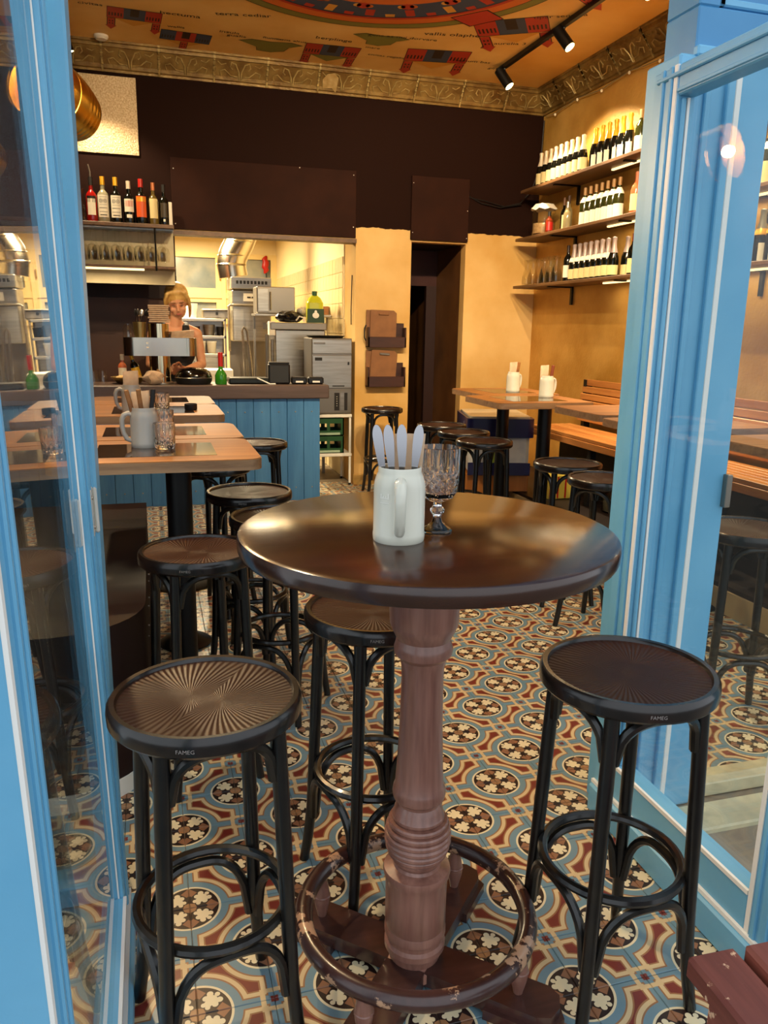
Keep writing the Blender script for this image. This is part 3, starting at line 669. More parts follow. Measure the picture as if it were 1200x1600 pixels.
# ================================================================== MUGS, GLASSES, CUTLERY
def mug_mesh(name, label, mat, rot, loc, sc=1, emblem=None, grp='stoneware cutlery mugs'):
    t = thing(name, label, 'mug', loc, rot, grp); t.scale = (sc,)*3
    MB().lathe([(.0001, 0), (.054, 0), (.0555, .003), (.0562, .012), (.0558, .018), (.055, .020), (.055, .118), (.053, .130), (.049, .142), (.046, .149), (.046, .157), (.0445, .160), (.042, .159), (.042, .15), (.046, .138), (.050, .12), (.050, .015), (.0001, .012)], n=40, caps=False).build('body', mat, t)
    h = MB(); pts = [(.050, 0, .132), (.062, 0, .137), (.078, 0, .130), (.086, 0, .112), (.086, 0, .085), (.082, 0, .058), (.070, 0, .034), (.052, 0, .026)]
    h.tube(pts, [.010, .0105, .011, .0105, .010, .0098, .0098, .009], 12); h.xf(Matrix.Diagonal((1, 1.15, 1, 1))); h.build('handle', mat, t)
    if emblem == 'crown':
        m = MB(); m.mi = 0; a0 = -.62
        for dx, w, hh in ((-.009, .004, .010), (-.003, .003, .006), (.003, .003, .006), (.009, .004, .012), (0, .022, .003)):
            m.patch(.055, .098, .098+hh, a0+(dx-w/2)/.055, a0+(dx+w/2)/.055, 2)
        m.patch(.055, .088, .0905, a0-.2, a0+.2, 4); m.build('emblem', M('emblem_pale', '#e6e4d8', .3), t)
    if emblem == 'ring':
        m = MB(); a0 = math.radians(115); n = 20
        for k in range(n):
            q = [(r*math.cos(2*PI*(k+d)/n), r*math.sin(2*PI*(k+d)/n)) for r, d in ((.030, 0), (.030, 1), (.023, 1), (.023, 0))]
            m.add([(.0558*math.cos(a0+x/.055), .0558*math.sin(a0+x/.055), .078+y) for x, y in q], [(0, 1, 2, 3)])
        for x0, x1, y0, y1 in ((-.012, -.006, -.016, .016), (.006, .012, -.016, .016), (-.006, .006, -.003, .003)):
            m.add([(.0558*math.cos(a0+x/.055), .0558*math.sin(a0+x/.055), .078+y) for x, y in ((x0, y0), (x1, y0), (x1, y1), (x0, y1))], [(0, 1, 2, 3)])
        m.build('emblem', INK, t)
    return t
def knife(loc, lean, rz, label, flip=0, L=.235):
    t = thing('table_knife', label, 'knife', loc, rz, 'cutlery in the front mug'); t.rotation_euler = (lean[0], lean[1], rz)
    out = [(.0045, .09), (.0048, .11), (.006, .135), (.0082, .16), (.0095, .18), (.0098, .195)]+[(.0098*math.cos(a), .195+.024*math.sin(a)) for a in [PI/2*i/7 for i in range(1, 8)]]   # narrow neck, rounded end on top
    ol = [(w, z) for w, z in out]+[(-w, z) for w, z in out[::-1]][1:]
    m = MB(); m.prism([(a, b) for a, b in ol], -.002, .002); m.xf(Matrix(((1, 0, 0, 0), (0, 0, 1, 0), (0, 1, 0, 0), (0, 0, 0, 1)))); m.build('handle', CUTL, t)
    MB().box(-.008, .008, -.0006, .0006, .002, .092).build('blade', CUTL, t, smooth=False)
    return t
def napkin(loc, rz, w, h, label, grp='folded paper napkins in mugs', tilt=.0, mat=KRAFT):
    t = thing('paper_napkin', label, 'napkin', loc, rz, grp); t.rotation_euler = (0, tilt, rz)
    for k in range(3):
        m = MB(); n = 8; vs = []
        for i in range(n+1):
            x = -w/2+w*i/n; vs += [(x, .004*k-.004+.003*math.sin(i*.9+k), 0), (x, .006*k-.006+.004*math.sin(i*.7+k), h-.004*k+.006*i/n)]
        m.add(vs, [(2*i, 2*i+2, 2*i+3, 2*i+1) for i in range(n)])
        o = m.build('sheet', mat, t); md = o.modifiers.new('solid', 'SOLIDIFY'); md.thickness = .0012
    return t
mug_mesh('stoneware_mug', 'pale glazed stoneware mug holding knives on the round table', STONE, math.radians(-106), (.464, 1.455, 1.118), .93, 'crown')
def facing(x, y): return math.atan2(-y, -x)-PI/2
for i, (dx, dy, ly, lab) in enumerate(((-.032, -.004, -.16, 'leftmost table knife in the front mug'), (-.014, -.014, -.11, 'second table knife from the left in the front mug'), (.004, -.018, -.03, 'third table knife from the left in the front mug'), (.021, -.014, .10, 'rightmost table knife in the front mug before the kraft paper'))):
    knife((.464+dx*.5, 1.455+dy-.002, 1.132), (-.02, ly, 0), -.3, lab)
napkin((.474, 1.471, 1.132), -.3, .060, .195, 'kraft paper napkin fold standing in the front mug', tilt=.07)
def cut_glass(outer, inner, z0, z1, nd_, amp, twist, n=96, steps=3):
    """closed glass shell whose outer wall carries a crossed diamond cut between z0 and z1"""
    m = MB(); prof = []
    for (r1, a), (r2, b) in zip(outer, outer[1:]):
        k = max(1, int(abs(b-a)/.0035)) if z0-.002 <= min(a, b) and max(a, b) <= z1+.02 else 1
        prof += [(r1+(r2-r1)*i/k, a+(b-a)*i/k, True) for i in range(k)]
    prof.append((*outer[-1], True)); prof += [(r, z, False) for r, z in inner]
    vs = []
    for r, z, o in prof:
        for j in range(n):
            t = 2*PI*j/n; d = 0
            if o and z0 < z < z1:
                f = min(1, (z-z0)/.006, (z1-z)/.006); d = -amp*f*(max(0, math.cos(nd_*(t+twist*z)))**6+max(0, math.cos(nd_*(t-twist*z)))**6)
            vs.append(((r+d)*math.cos(t), (r+d)*math.sin(t), z))
    k = len(prof); m.add(vs, [(i*n+j, i*n+(j+1) % n, (i+1)*n+(j+1) % n, (i+1)*n+j) for i in range(k-1) for j in range(n)])
    return m
def goblet():
    t = thing('goblet', 'cut crystal goblet standing behind the stoneware mug', 'glass', (.562, 1.50, 1.118)); t.scale = (.95,)*3
    out = [(.0001, .0665), (.011, .067), (.020, .070), (.034, .078), (.041, .090), (.0445, .110), (.0455, .140), (.0462, .187)]
    cut_glass(out, [(.0445, .188), (.0430, .140), (.0415, .11), (.036, .090), (.02, .080), (.0001, .078)], .078, .150, 14, .0022, 22).build('bowl', CRYSTAL, t, angle=25)
    MB().lathe([(.0001, 0), (.033, 0), (.034, .003), (.031, .007), (.022, .012), (.012, .022), (.0085, .032), (.009, .036), (.0155, .044), (.016, .050), (.0095, .058), (.0085, .062), (.0105, .066), (.0001, .0662)], n=14, caps=False).build('stem', CRYSTAL, t, angle=20)
    return t
goblet()
def make_tumbler():
    t = thing('tumbler', 'x', 'glass', (0, 0, 0), 0, 'cut glass tumblers')
    cut_glass([(.0001, 0), (.036, 0), (.038, .004), (.040, .015), (.041, .05), (.042, .10)], [(.0405, .101), (.0385, .05), (.036, .018), (.0001, .014)], .004, .072, 12, .0022, 24, n=72).build('body', CRYSTAL, t, angle=25)
    return t
tum = make_tumbler()

# ================================================================== OAK TABLES
def oak_table(name, label, x0, x1, y0, y1, z=1.05, inset=(.16, .12), ped=None, grp='oak bar tables with dark inlays', mat=OAK, edge=OAKE, br=.21):
    cx, cy = (x0+x1)/2, (y0+y1)/2; t = thing(name, label, 'table', (cx, cy, 0), 0, grp); w, d = (x1-x0)/2, (y1-y0)/2
    MB().prism(rrect(-w, w, -d, d, .06), z-.042, z-.003).build('table_edge', edge, t)
    o = MB().prism(rrect(-w+.004, w-.004, -d+.004, d-.004, .056), z-.006, z).build('tabletop', mat, t)
    if inset: MB().box(-w+inset[0], w-inset[0], -d+inset[1], d-inset[1], z-.002, z+.0012).build('glass_inlay', INLAY, o, smooth=False)
    px, py = ped or (0, 0)
    m = MB().cyl((px, py, .02), (px, py, z-.05), .05, n=24); m.build('pedestal', BLACKM, t)
    MB().lathe([(.0001, .0), (br, .0), (br+.004, .008), (br-.01, .018), (.07, .035), (.055, .05), (.0001, .05)], (px, py, 0), 32, caps=False).build('base_plate', BLACKM, t)
    MB().box(px-.2, px+.2, py-.03, py+.03, z-.056, z-.042, c=.004).build('top_bracket', BLACKM, t, smooth=False)
    return t
oak_table('oak_table', 'nearest oak bar table at left with stoneware mug and tumbler', -.37, .392, 2.90, 3.475, ped=(.08, .0), br=.125)
oak_table('oak_table', 'oak bar table pushed behind the nearest one at left', -.37, .392, 3.485, 4.05, ped=(.097, .0), br=.125)
oak_table('oak_table', 'third oak bar table from the front at left with a small candle', -.37, .392, 4.42, 5.06, ped=(.124, .0))
oak_table('oak_table', 'farthest oak bar table at left touching the blue counter zone', -.37, .392, 5.07, 5.66, ped=(.142, .0))
oak_table('oak_table', 'oak bar table at right in front carrying a mug with black ring emblem', 2.255, 3.0, 4.90, 5.55, ped=(.12, -.05))
oak_table('oak_table', 'oak bar table at right behind, nearest to the gold corner', 2.42, 3.1, 5.58, 6.25, ped=(-.01, -.02))
oak_table('oak_table', 'brown oak table in front of the slatted bench with an empty glass', 2.55, 3.25, 4.12, 4.72, ped=(.16, -.1), inset=None)
oak_table('oak_table', 'brown oak table before the bench partly hidden by the right door leaf', 2.47, 3.2, 3.42, 4.0, ped=(.1, .0), inset=None)
oak_table('oak_table', 'brown oak table seen through the right door glass near the street', 2.55, 3.2, 2.62, 3.2, ped=(.1, .0), inset=None)
# things on the oak tables
mug_mesh('stoneware_mug', 'grey stoneware mug with handle to the left on the nearest oak table', STONEG, math.radians(185), (-.03, 3.28, 1.0512), .98)
mug_mesh('stoneware_mug', 'grey stoneware mug on the third oak table behind the nearest mug', STONEG, math.radians(185), (-.10, 4.55, 1.0512), .98)
napkin((-.04, 3.30, 1.068), .1, .07, .20, 'kraft napkin standing in the nearest grey mug')
napkin((-.10, 4.56, 1.068), .1, .08, .21, 'kraft napkin standing in the farther grey mug at left')
for i, (x, y, rx, ry, lab) in enumerate(((-.045, 3.275, .0, -.22, 'wooden handled knife leaning left in the nearest grey mug'), (-.025, 3.27, .05, -.1, 'wooden handled knife leaning forward in the nearest grey mug'), (-.015, 3.275, .0, .12, 'black handled knife in the nearest grey mug'))):
    t_ = thing('table_knife', lab, 'knife', (x, y, 1.067), 0, 'cutlery in the nearest grey mug'); t_.rotation_euler = (rx, ry, 0)
    MB().box(-.009, .009, -.004, .004, .09, .215, c=.003).build('handle', INK if i == 2 else OAK, t_, smooth=False); MB().box(-.007, .007, -.0006, .0006, 0, .09).build('blade', CUTL, t_, smooth=False)
for i, (x, y, z, lab) in enumerate(((.045, 3.22, 1.0512, 'cut glass tumbler beside the nearest grey mug'), (.055, 3.72, 1.0512, 'cut glass tumbler behind on the second oak table'), (.06, 4.66, 1.0512, 'cut glass tumbler on the third oak table'), (3.06, 4.45, 1.05, 'tumbler on the brown table before the slatted bench'))):
    if i == 0: tum.location = (x, y, z); tum['label'] = lab
    else: copy_tree(tum, (x, y, z), i, lab)
cd = thing('candle_holder', 'small dark tealight holder on the third oak table', 'candle', (.22, 4.70, 1.0512))
MB().lathe([(.0001, 0), (.033, 0), (.036, .006), (.036, .034), (.033, .036), (.030, .030), (.030, .012), (.0001, .012)], n=24, caps=False).build('holder', INK, cd); MB().lathe([(.0001, .012), (.027, .012), (.027, .022), (.0001, .024)], n=16, caps=False).build('wax', WHITE, cd)
mug_mesh('stoneware_mug', 'grey mug with round black emblem on the front right oak table', STONE, math.radians(15), (2.83, 5.33, 1.0512), .98, 'ring')
mug_mesh('stoneware_mug', 'grey mug with round black emblem on the rear right oak table', STONE, math.radians(20), (2.80, 5.84, 1.0512), .98, 'ring')
napkin((2.81, 5.34, 1.067), -.3, .06, .215, 'pale napkin standing in the front right mug'); napkin((2.80, 5.85, 1.067), -.3, .06, .215, 'brown napkin standing in the rear right mug')
for x, y, rx, ry, lab in ((2.845, 5.33, 0, .12, 'wooden cutlery handle in the front right mug'), (2.815, 5.84, 0, .12, 'wooden cutlery handle in the rear right mug')):
    t_ = thing('table_knife', lab, 'knife', (x, y, 1.067), 0, 'cutlery in the right mugs'); t_.rotation_euler = (rx, ry, -.3)
    MB().box(-.012, .012, -.004, .004, .09, .22, c=.003).build('handle', M('red_wood', '#7a3a1c', .5) if 'front' in lab else OAK, t_, smooth=False); MB().box(-.007, .007, -.0006, .0006, 0, .09).build('blade', CUTL, t_, smooth=False)

# ================================================================== SLATTED WALL BENCH
def wall_bench():
    t = thing('slatted_bench', 'long slatted wooden bench along the gold right wall', 'bench', (0, 0, .16)); y0, y1 = 2.3, 6.42
    for k in range(6):
        x = 3.275+k*.068; MB().box(x, x+.06, y0, y1-(.02 if k == 0 else 0), .525, .555, c=.004).build('seat_slat', SLAT, t, smooth=False)
    for k in range(6):
        z = .60+k*.062; x = 3.665+k*.006; end = y1-.12-(.05 if k == 5 else 0)-(.015 if k == 4 else 0)
        MB().box(x, x+.022, y0, end, z, z+.054, c=.004).build('back_slat', SLAT, t, smooth=False)
    MB().box(3.27, 3.30, y0, y1, .47, .523, c=.003).build('seat_rail', SLAT, t, smooth=False)
    for i in range(6):
        y = y0+.1+i*(y1-y0-.3)/5; m = MB().box(3.30, 3.72, y, y+.05, .48, .524); m.box(3.69, 3.75, y, y+.05, .0, .96); m.box(3.32, 3.37, y, y+.05, 0, .50)
        m.build('support_frame', SLATD, t, smooth=False)
    MB().box(3.55, 3.56, y0, y1-.05, .0, .47).build('kick_board', SLATD, t, smooth=False)
    return t
wall_bench()
# dark built-in bench at left with pale base
lb = thing('side_bench', 'dark maroon built-in bench with rounded end and white base behind the left door', 'bench', (0, 0, 0))
ol = [(-.75, 4.3), (-.75, 2.42)]+[(-.33+.28*math.sin(a), 2.70-.28*math.cos(a)) for a in [PI/2*i/10 for i in range(11)]]+[(-.05, 4.3)]
MB().prism(ol, .062, .60).build('body', DBROWN2, lb)
MB().prism([(x+.004 if x > -.5 else x, y-(.004 if y < 2.7 else 0)) for x, y in ol], .0, .062).build('base', WHITE, lb)
q = MB()
for k in range(9): q.ell((-.047, 2.75+k*.16, .45-.02*(k % 2)), .004, .004, .004, 6, 4)
q.build('stud_row', STEEL, lb)
# outdoor plank bench bottom right
ob = thing('plank_bench', 'red-brown weathered plank bench end at the lower right corner', 'bench', (.97, .98, 0), math.radians(-2))
for k, (x, dz) in enumerate(((-.100, 0), (.008, .012))): MB().box(x, x+.098, -.95, 0.0-(.012 if k else 0), .405+dz, .45+dz, c=.007).build('plank', REDW, ob, smooth=False)
MB().box(-.085, .18, -.10, -.05, .345, .405, c=.004).build('cross_bar', REDW, ob, smooth=False)
for x in (-.075, .12): MB().box(x, x+.05, -.11, -.05, -.035, .345, c=.004).build('leg', M('bench_leg_grey', '#6d625c', .6), ob, smooth=False)
for x in (-.075, .12): MB().box(x, x+.05, -.90, -.84, -.035, .405, c=.004).build('leg', M('bench_leg_grey', '#6d625c', .6), ob, smooth=False)

# ================================================================== COUNTER
def counter():
    t = thing('bar_counter', 'bar counter clad in vertical blue boards before the kitchen', 'counter', (0, 6.9, 0))
    x = -1.5; bw = .147; k = 0
    while x < 1.43:
        w = min(bw, 1.44-x); o = MB().box(x+.0015, x+w-.0015, 0, .022, 0, .915, c=.003).build('board', BLUE_D if False else CBLUE, t, smooth=False)
        for z in (.80, .12): MB().ell((x+w/2, -.001, z), .007, .004, .007, 8, 4).build('stud', STEEL, o)
        x += w
    MB().box(-1.5, 1.44, .022, .40, .0, .915).build('carcass', DBROWN, t, smooth=False)
    return t
CBLUE = wood('counter_blue', '#356ca0', '#4a83b4', .45, 2, 9, bump=.15)
counter()
ct = thing('counter_worktop', 'thick grey-brown wooden worktop on the blue bar counter', 'worktop', (0, 6.9, 0))
MB().box(-1.5, 1.515, -.04, .43, .917, 1.035, c=.008).build('slab', COUNTER, ct, smooth=False)
CZ = 1.036
def cthing(name, label, cat, x, y, z=CZ, rz=0, grp=None): return thing(name, label, cat, (x, y, z), rz, grp)
tp = cthing('tap_stand', 'steel and brass T-shaped tap column on the counter', 'tap', .09, 7.1)
MB().cyl((0, 0, .01), (0, 0, .50), .085, n=28).build('column', M('tap_steel', '#c9b896', .14, 1), tp); MB().lathe([(.0001, 0), (.11, 0), (.11, .012), (.09, .02), (.0001, .02)], n=28, caps=False).build('base_flange', STEEL, tp)
MB().prism(rrect(-.29, .31, -.10, .10, .09, 8), .235, .385).build('cross_box', M('tap_box', '#a8a096', .22, 1, col2='#bdb39f', scale=2), tp)
for z in (.30, .335): MB().box(-.105, -.085, -.102, -.0995, z, z+.012).build('tap_mark', WHITE, tp, smooth=False)
# things standing on the tap box
TZ = CZ+.386
q = cthing('cutlery_cup', 'brass cup full of spoons on the tap stand', 'cup', -.062, 7.10, TZ); MB().lathe([(.0001, 0), (.045, 0), (.056, .125), (.053, .125), (.043, .006), (.0001, .006)], n=24, caps=False).build('cup', BRASSD, q)
for i in range(6):
    a = i*1.05; s_ = thing('spoon', f'{ORD[i]} of the spoons standing in the brass cup', 'spoon', (-.062+.02*math.cos(a), 7.10+.02*math.sin(a), TZ+.01), 0, 'spoons in the brass cup'); s_.rotation_euler = (.18*math.sin(a+PI), .22*math.cos(a), a)
    MB().cyl((0, 0, 0), (0, 0, .17), .0035, n=6).build('handle', CUTL, s_); MB().ell((0, 0, .195), .018, .006, .03, 10, 6).build('bowl', M('spoon_bowl', '#d9d4c8', .2, .9) if i % 2 else INK, s_)
q = cthing('jar', 'small glass jar left of the brass cup on the tap stand', 'jar', -.155, 7.10, TZ); MB().lathe([(.0001, 0), (.04, 0), (.042, .07), (.03, .09), (.03, .11), (.028, .11), (.028, .088), (.04, .068), (.038, .004), (.0001, .004)], n=20, caps=False).build('body', THIN, q)
q = cthing('coaster_stack', 'tall stack of beige card coasters on the tap stand', 'coasters', .10, 7.06, CZ+.51)
for i in range(9): MB().box(-.085+.006*math.sin(i*2.3), .08+.006*math.sin(i*1.7), -.07, .07, .016*i, .016*i+.013, c=.002).build('coaster', KRAFT, q, smooth=False)
q = cthing('napkin_stack', 'tilted pile of beige napkins at the right end of the tap stand', 'napkins', .287, 7.08, TZ); 
for i in range(5): o = MB().box(-.10, .09, -.06, .06, .012*i, .012*i+.010, c=.002).build('napkin', KRAFT, q, smooth=False); o.rotation_euler = (0, -.02*i, .04*i)
# along the counter
q = cthing('serving_dish', 'brass oval dish with bread on the counter', 'dish', -.17, 7.12); MB().lathe([(.0001, 0), (.09, 0), (.14, .04), (.15, .055), (.146, .056), (.09, .008), (.0001, .008)], n=28, caps=False).build('dish', BRASSD, q)
for i, (x, y, s_) in enumerate(((-.23, 7.10, .05), (-.11, 7.14, .055), (-.16, 7.05, .045))):
    b_ = tag(MB().ell((0, 0, 0), s_, s_*.8, s_*.6, 14, 8).build('bread_roll', M('crumb', '#ddc28c', .8, col2='#c89a55', scale=20)), f'{ORD[i]} pale bread roll from the left in the brass dish', 'bread', 'bread rolls in the dish'); b_.location = (x, y, CZ+.04)
def small_bottle(name, label, loc, r, h, glassm, capm, lab=None, lean=0, capz=.70, grp=None, sh=.55):
    t = thing(name, label, 'bottle', loc, 0, grp); t.rotation_euler = (0, lean, 0)
    MB().lathe([(.0001, 0), (r*.95, 0), (r, .006), (r, h*sh), (r*.85, h*(sh+.07)), (r*.4, h*capz), (r*.36, h*.98), (r*.36, h), (.0001, h)], n=20, caps=False).build('bottle_body', glassm, t)
    MB().lathe([(r*.42, h*(capz+.08)), (r*.42, h*1.002), (.0001, h*1.004)], n=14, caps=False).build('cap', capm, t)
    if lab: MB().patch(r, h*.1, h*sh*.9, -PI/2-1.1, -PI/2+1.1, 10).build('label', lab, t)
    return t
small_bottle('bottle', 'dark wine bottle with yellow foil leaning in the brass dish', (-.09, 7.16, CZ+.02), .038, .235, BOTB, FOILY, FOILY, lean=-.25)
small_bottle('bottle', 'small rose bottle with pale cap in the brass dish', (-.22, 7.18, CZ+.02), .036, .22, BOTR, FOILW, LAB)
gl0 = cthing('water_glass', 'first upturned clear glass on the counter beside the dish', 'glass', -.46, 7.1, grp='clear glasses on the counter')
MB().lathe([(.036, 0), (.032, .11), (.030, .115), (.0001, .115)], n=20, caps=False).build('body', THIN, gl0)
for i, (x, y) in enumerate(((-.385, 7.15), (-.375, 7.04), (-.445, 7.0))): copy_tree(gl0, (x, y, CZ), 0, f'{ORD[i+1]} upturned clear glass on the counter beside the dish')
q = cthing('paper_bag', 'crumpled beige paper bundle in front of the tap column', 'paper', .03, 6.925); 
mm = MB().ell((0, 0, .06), .085, .045, .06, 16, 10); mm.v = [(x+.012*math.sin(z*90+y*50), y+.01*math.sin(x*70), z) for x, y, z in mm.v]; mm.build('bundle', KRAFT, q)
q = cthing('shallow_lidded_pan', 'black domed lidded pan on the counter right of the tap', 'pan', .365, 7.06)
MB().lathe([(.0001, 0), (.14, 0), (.155, .03), (.155, .055)], n=32, caps=False).build('base', RUBBER, q); MB().lathe([(.156, .055), (.156, .06), (.145, .095), (.11, .125), (.05, .138), (.0001, .14)], n=32, caps=False).build('lid', M('gloss_black', '#0a0807', .12, coat=.4), q); MB().lathe([(.157, .052), (.159, .055), (.157, .058)], n=32, caps=False).build('chrome_band', STEEL, q)
small_bottle('bottle', 'green glass bottle with red capsule on the counter', (.59, 7.0, CZ), .05, .27, M('green_glass', '#2c7a1c', .08, coat=.4), REDP, None, capz=.48, sh=.28)
q = cthing('black_tray', 'flat black tray on the counter left of the speaker', 'tray', .84, 7.12); MB().box(-.18, .17, -.12, .12, 0, .05, c=.01).build('tray', M('tray_green_black', '#0f1512', .4), q, smooth=False)
q = cthing('speaker', 'small black cube loudspeaker on the counter', 'speaker', 1.10, 7.05, rz=-.1); MB().box(-.095, .095, -.08, .08, 0, .175, c=.012).build('cabinet', RUBBER, q, smooth=False); MB().box(-.08, .08, -.084, -.079, .015, .155, c=.002).build('grille', M('grille', '#26282b', .7), q, smooth=False); MB().box(-.09, .09, -.07, .07, .175, .188, c=.004).build('top_pad', RUBBER, q, smooth=False)
for i, (x, lab) in enumerate(((1.27, 'small black card terminal beside the loudspeaker'), (1.42, 'small black card terminal at the right end of the counter'))):
    q = cthing('card_terminal', lab, 'terminal', x, 7.0, rz=-.1, grp='card terminals'); MB().box(-.07, .07, -.05, .05, 0, .062, c=.012).build('body', RUBBER, q, smooth=False); MB().box(-.03, .035, -.054, -.05, .014, .03, c=.001).build('mark', WHITE, q, smooth=False)
q = cthing('cable', 'white cable lying on the counter before the black tray', 'cable', .9, 6.96); MB().tube([(0, .02, .052), (.05, -.03, .03), (.10, -.05, .006), (.15, -.04, .006)], .006, 8).build('cord', WHITE, q)

# ================================================================== HANGING GLASS RACK WITH BOTTLES ABOVE THE COUNTER
def rack():
    t = thing('glass_rack', 'wall shelf with hanging wine glasses and a light strip', 'shelf', (-.2, 7.5, 2.0))
    MB().box(-.9, .456, -.30, -.002, .315, .345, c=.003).build('top_shelf', SHELFW, t, smooth=False)
    MB().box(-.9, .456, -.27, -.002, -.012, .010, c=.003).build('bottom_shelf', SHELFW, t, smooth=False)
    MB().box(-.9, .456, -.02, -.002, -.13, .32).build('back_panel', PALE, t, smooth=False)
    MB().box(-.55, .20, -.272, -.255, -.030, -.014).build('light_strip', LEDM, t, smooth=False)
    MB().tube([(.30, -.285, .33), (.30, -.285, -.03)], .008, 8).build('hanger_rod', BLACKM, t)
    for k in range(3): MB().box(-.9, .45, -.25+.08*k, -.24+.08*k, .300, .314).build('glass_rail', STEELD, t, smooth=False)
    return t
rack(); light('strip_light', 'AREA', (-.35, 7.23, 1.96), 5, WARM2, shape='RECTANGLE', size=.8, size_y=.03)
wg = thing('wine_glass', 'x', 'glass', (0, 0, 0), 0, 'wine glasses hanging from the rack')
MB().lathe([(.034, .298), (.034, .295), (.005, .288), (.004, .20), (.008, .185), (.030, .165), (.040, .13), (.040, .09), (.034, .055), (.032, .055), (.038, .09), (.038, .13), (.028, .162), (.0001, .178)], n=18, caps=False).build('bowl', THIN, wg)
n_ = 0
for r_, y in enumerate((7.28, 7.38)):
    for k in range(9):
        x = -.595+k*.093+r_*.03; lab = f'{ORD[k]} hanging wine glass from the left in the {"front" if r_ == 0 else "rear"} row of the rack'
        if n_ == 0: wg.location = (x, y, 2.0); wg['label'] = lab
        else: copy_tree(wg, (x, y, 2.0), 0, lab)
        n_ += 1
bz = 2.346
def spirit(x, y, label, body, cap, labels, r=.042, h=.32, capz=.72, name='bottle', sh=.58):
    t = thing(name, label, 'bottle', (x, y, bz), 0, 'spirit bottles above the bar'); t.scale = (1.06, 1.06, 1.1)
    MB().lathe([(.0001, 0), (r*.95, 0), (r, .006), (r, h*sh), (r*.85, h*(sh+.06)), (r*.36, h*capz), (r*.33, h*.97), (.0001, h)], n=20, caps=False).build('bottle_body', body, t)
    MB().lathe([(r*.40, h*(capz+.10)), (r*.40, h*1.002), (.0001, h*1.006)], n=14, caps=False).build('cap', cap, t)
    for m_, z0, z1, w in labels: MB().patch(r, h*z0, h*z1, -PI/2-w, -PI/2+w, 10).build('label', m_, t)
    return t
cf = thing('carafe', 'clear glass carafe at the left end of the bottle shelf', 'carafe', (-.482, 7.33, bz)); MB().lathe([(.0001, 0), (.05, 0), (.053, .02), (.05, .12), (.028, .18), (.026, .22), (.04, .26), (.038, .26), (.024, .22), (.026, .18), (.047, .12), (.049, .02), (.0001, .006)], n=24, caps=False).build('body', THIN, cf)
sp_ = spirit(-.392, 7.33, 'red aperitif bottle with steel pourer', M('red_spirit', '#8f1410', .1, coat=.4), INK, [(LAB, .16, .52, .75), (INK, .44, .58, .9)])
MB().tube([(0, 0, .32), (0, 0, .36), (-.012, 0, .41)], .006, 8).build('pourer', STEEL, sp_)
def owl(x, lab, body, cap):
    t = spirit(x, 7.33, lab, body, cap, [(LAB, .12, .60, .95)], r=.045, h=.33); m = MB()
    def pr(px, pz, rr, k=10): m.add([(.0462*math.cos(-PI/2+(px+rr*math.cos(a))/.045), .0462*math.sin(-PI/2+(px+rr*math.cos(a))/.045), pz+rr*math.sin(a)) for a in [2*PI*i/k for i in range(k)]], [tuple(range(k))])
    for sx in (-1, 1):
        for i in range(10): a0 = 2*PI*i/10; pr(sx*.0155+.0115*math.cos(a0), .155+.0115*math.sin(a0), .003, 6)
        pr(sx*.0155, .155, .004)
    for i in range(7): pr(-.027+.009*i, .105, .0034); pr(-.027+.009*i, .078, .003); pr(-.024+.008*i, .128, .002); pr(-.022+.0075*i, .055, .0038)
    for i in range(6): pr(-.022+.009*i, .183, .0024)
    m.build('label_print', INK, t)['kind'] = 'stuff'
owl(-.301, 'clear spirit bottle with a patterned cream label', M('clear_spirit', '#8f8a70', .08, coat=.5), FOILY); owl(-.20, 'dark spirit bottle with the same patterned cream label', BOTB, FOILY)
spirit(-.097, 7.33, 'dark bottle with white cap and pink printed label', BOTB, FOILW, [(LAB, .28, .58, .95), (M('pink_print', '#cf8a78', .6), .40, .54, .8), (LAB, .14, .22, .5)], h=.31)
spirit(.001, 7.33, 'dark bottle with red capsule and orange label', BOTB, REDP, [(ORANGE, .16, .62, .95), (FOILY, .50, .60, .8)], r=.046, h=.33)
spirit(.10, 7.33, 'slim bottle with copper capsule and cream label', M('pale_spirit', '#5c4c22', .1, coat=.3), M('copper', '#b06a44', .4, .5), [(LABY, .16, .62, .9)], r=.038, h=.31)
spirit(.184, 7.33, 'black bottle with narrow dark label at the shelf end', BOTB, INK, [(M('dark_label', '#3a3020', .5), .2, .55, .8), (LAB, .1, .16, .2)], r=.037, h=.30)
wp = thing('white_board', 'white rounded board leaning behind the last spirit bottle', 'board', (.20, 7.44, bz)); MB().box(-.05, .055, -.008, .008, 0, .21, c=.004).build('board', PAPER, wp, smooth=False)

# ================================================================== RIGHT WALL SHELVES AND BOTTLES
SX = 3.58
for k, (z, lab) in enumerate(((2.80, 'top wooden wine shelf on the gold wall'), (2.37, 'middle wooden wine shelf on the gold wall'), (1.93, 'lowest wooden wine shelf on the gold wall'))):
    t = thing('wine_shelf', lab, 'shelf', (XR, 5.2, z), 0, 'wine shelves on the right wall'); y1 = (7.30, 7.36, 7.36)[k]-5.2
    MB().box(-.30, -.002, -2.9, y1, 0, .026, c=.003).build('board', SHELFW, t, smooth=False)
    for y in (-2.2, -.9, .4, 1.5): MB().box(-.26, -.002, y, y+.03, -.012, 0).box(-.02, -.002, y, y+.03, -.16, 0).build('bracket', BLACKM, t, smooth=False)
    MB().box(-.16, -.14, -2.9, .75, -.014, -.002).build('light_strip', LEDM, t, smooth=False)
light('shelf_glow', 'AREA', (3.62, 4.2, 2.35), 8, WARM2, shape='RECTANGLE', size=.03, size_y=3.5); light('shelf_glow', 'AREA', (3.62, 4.2, 1.91), 8, WARM2, shape='RECTANGLE', size=.03, size_y=3.5)
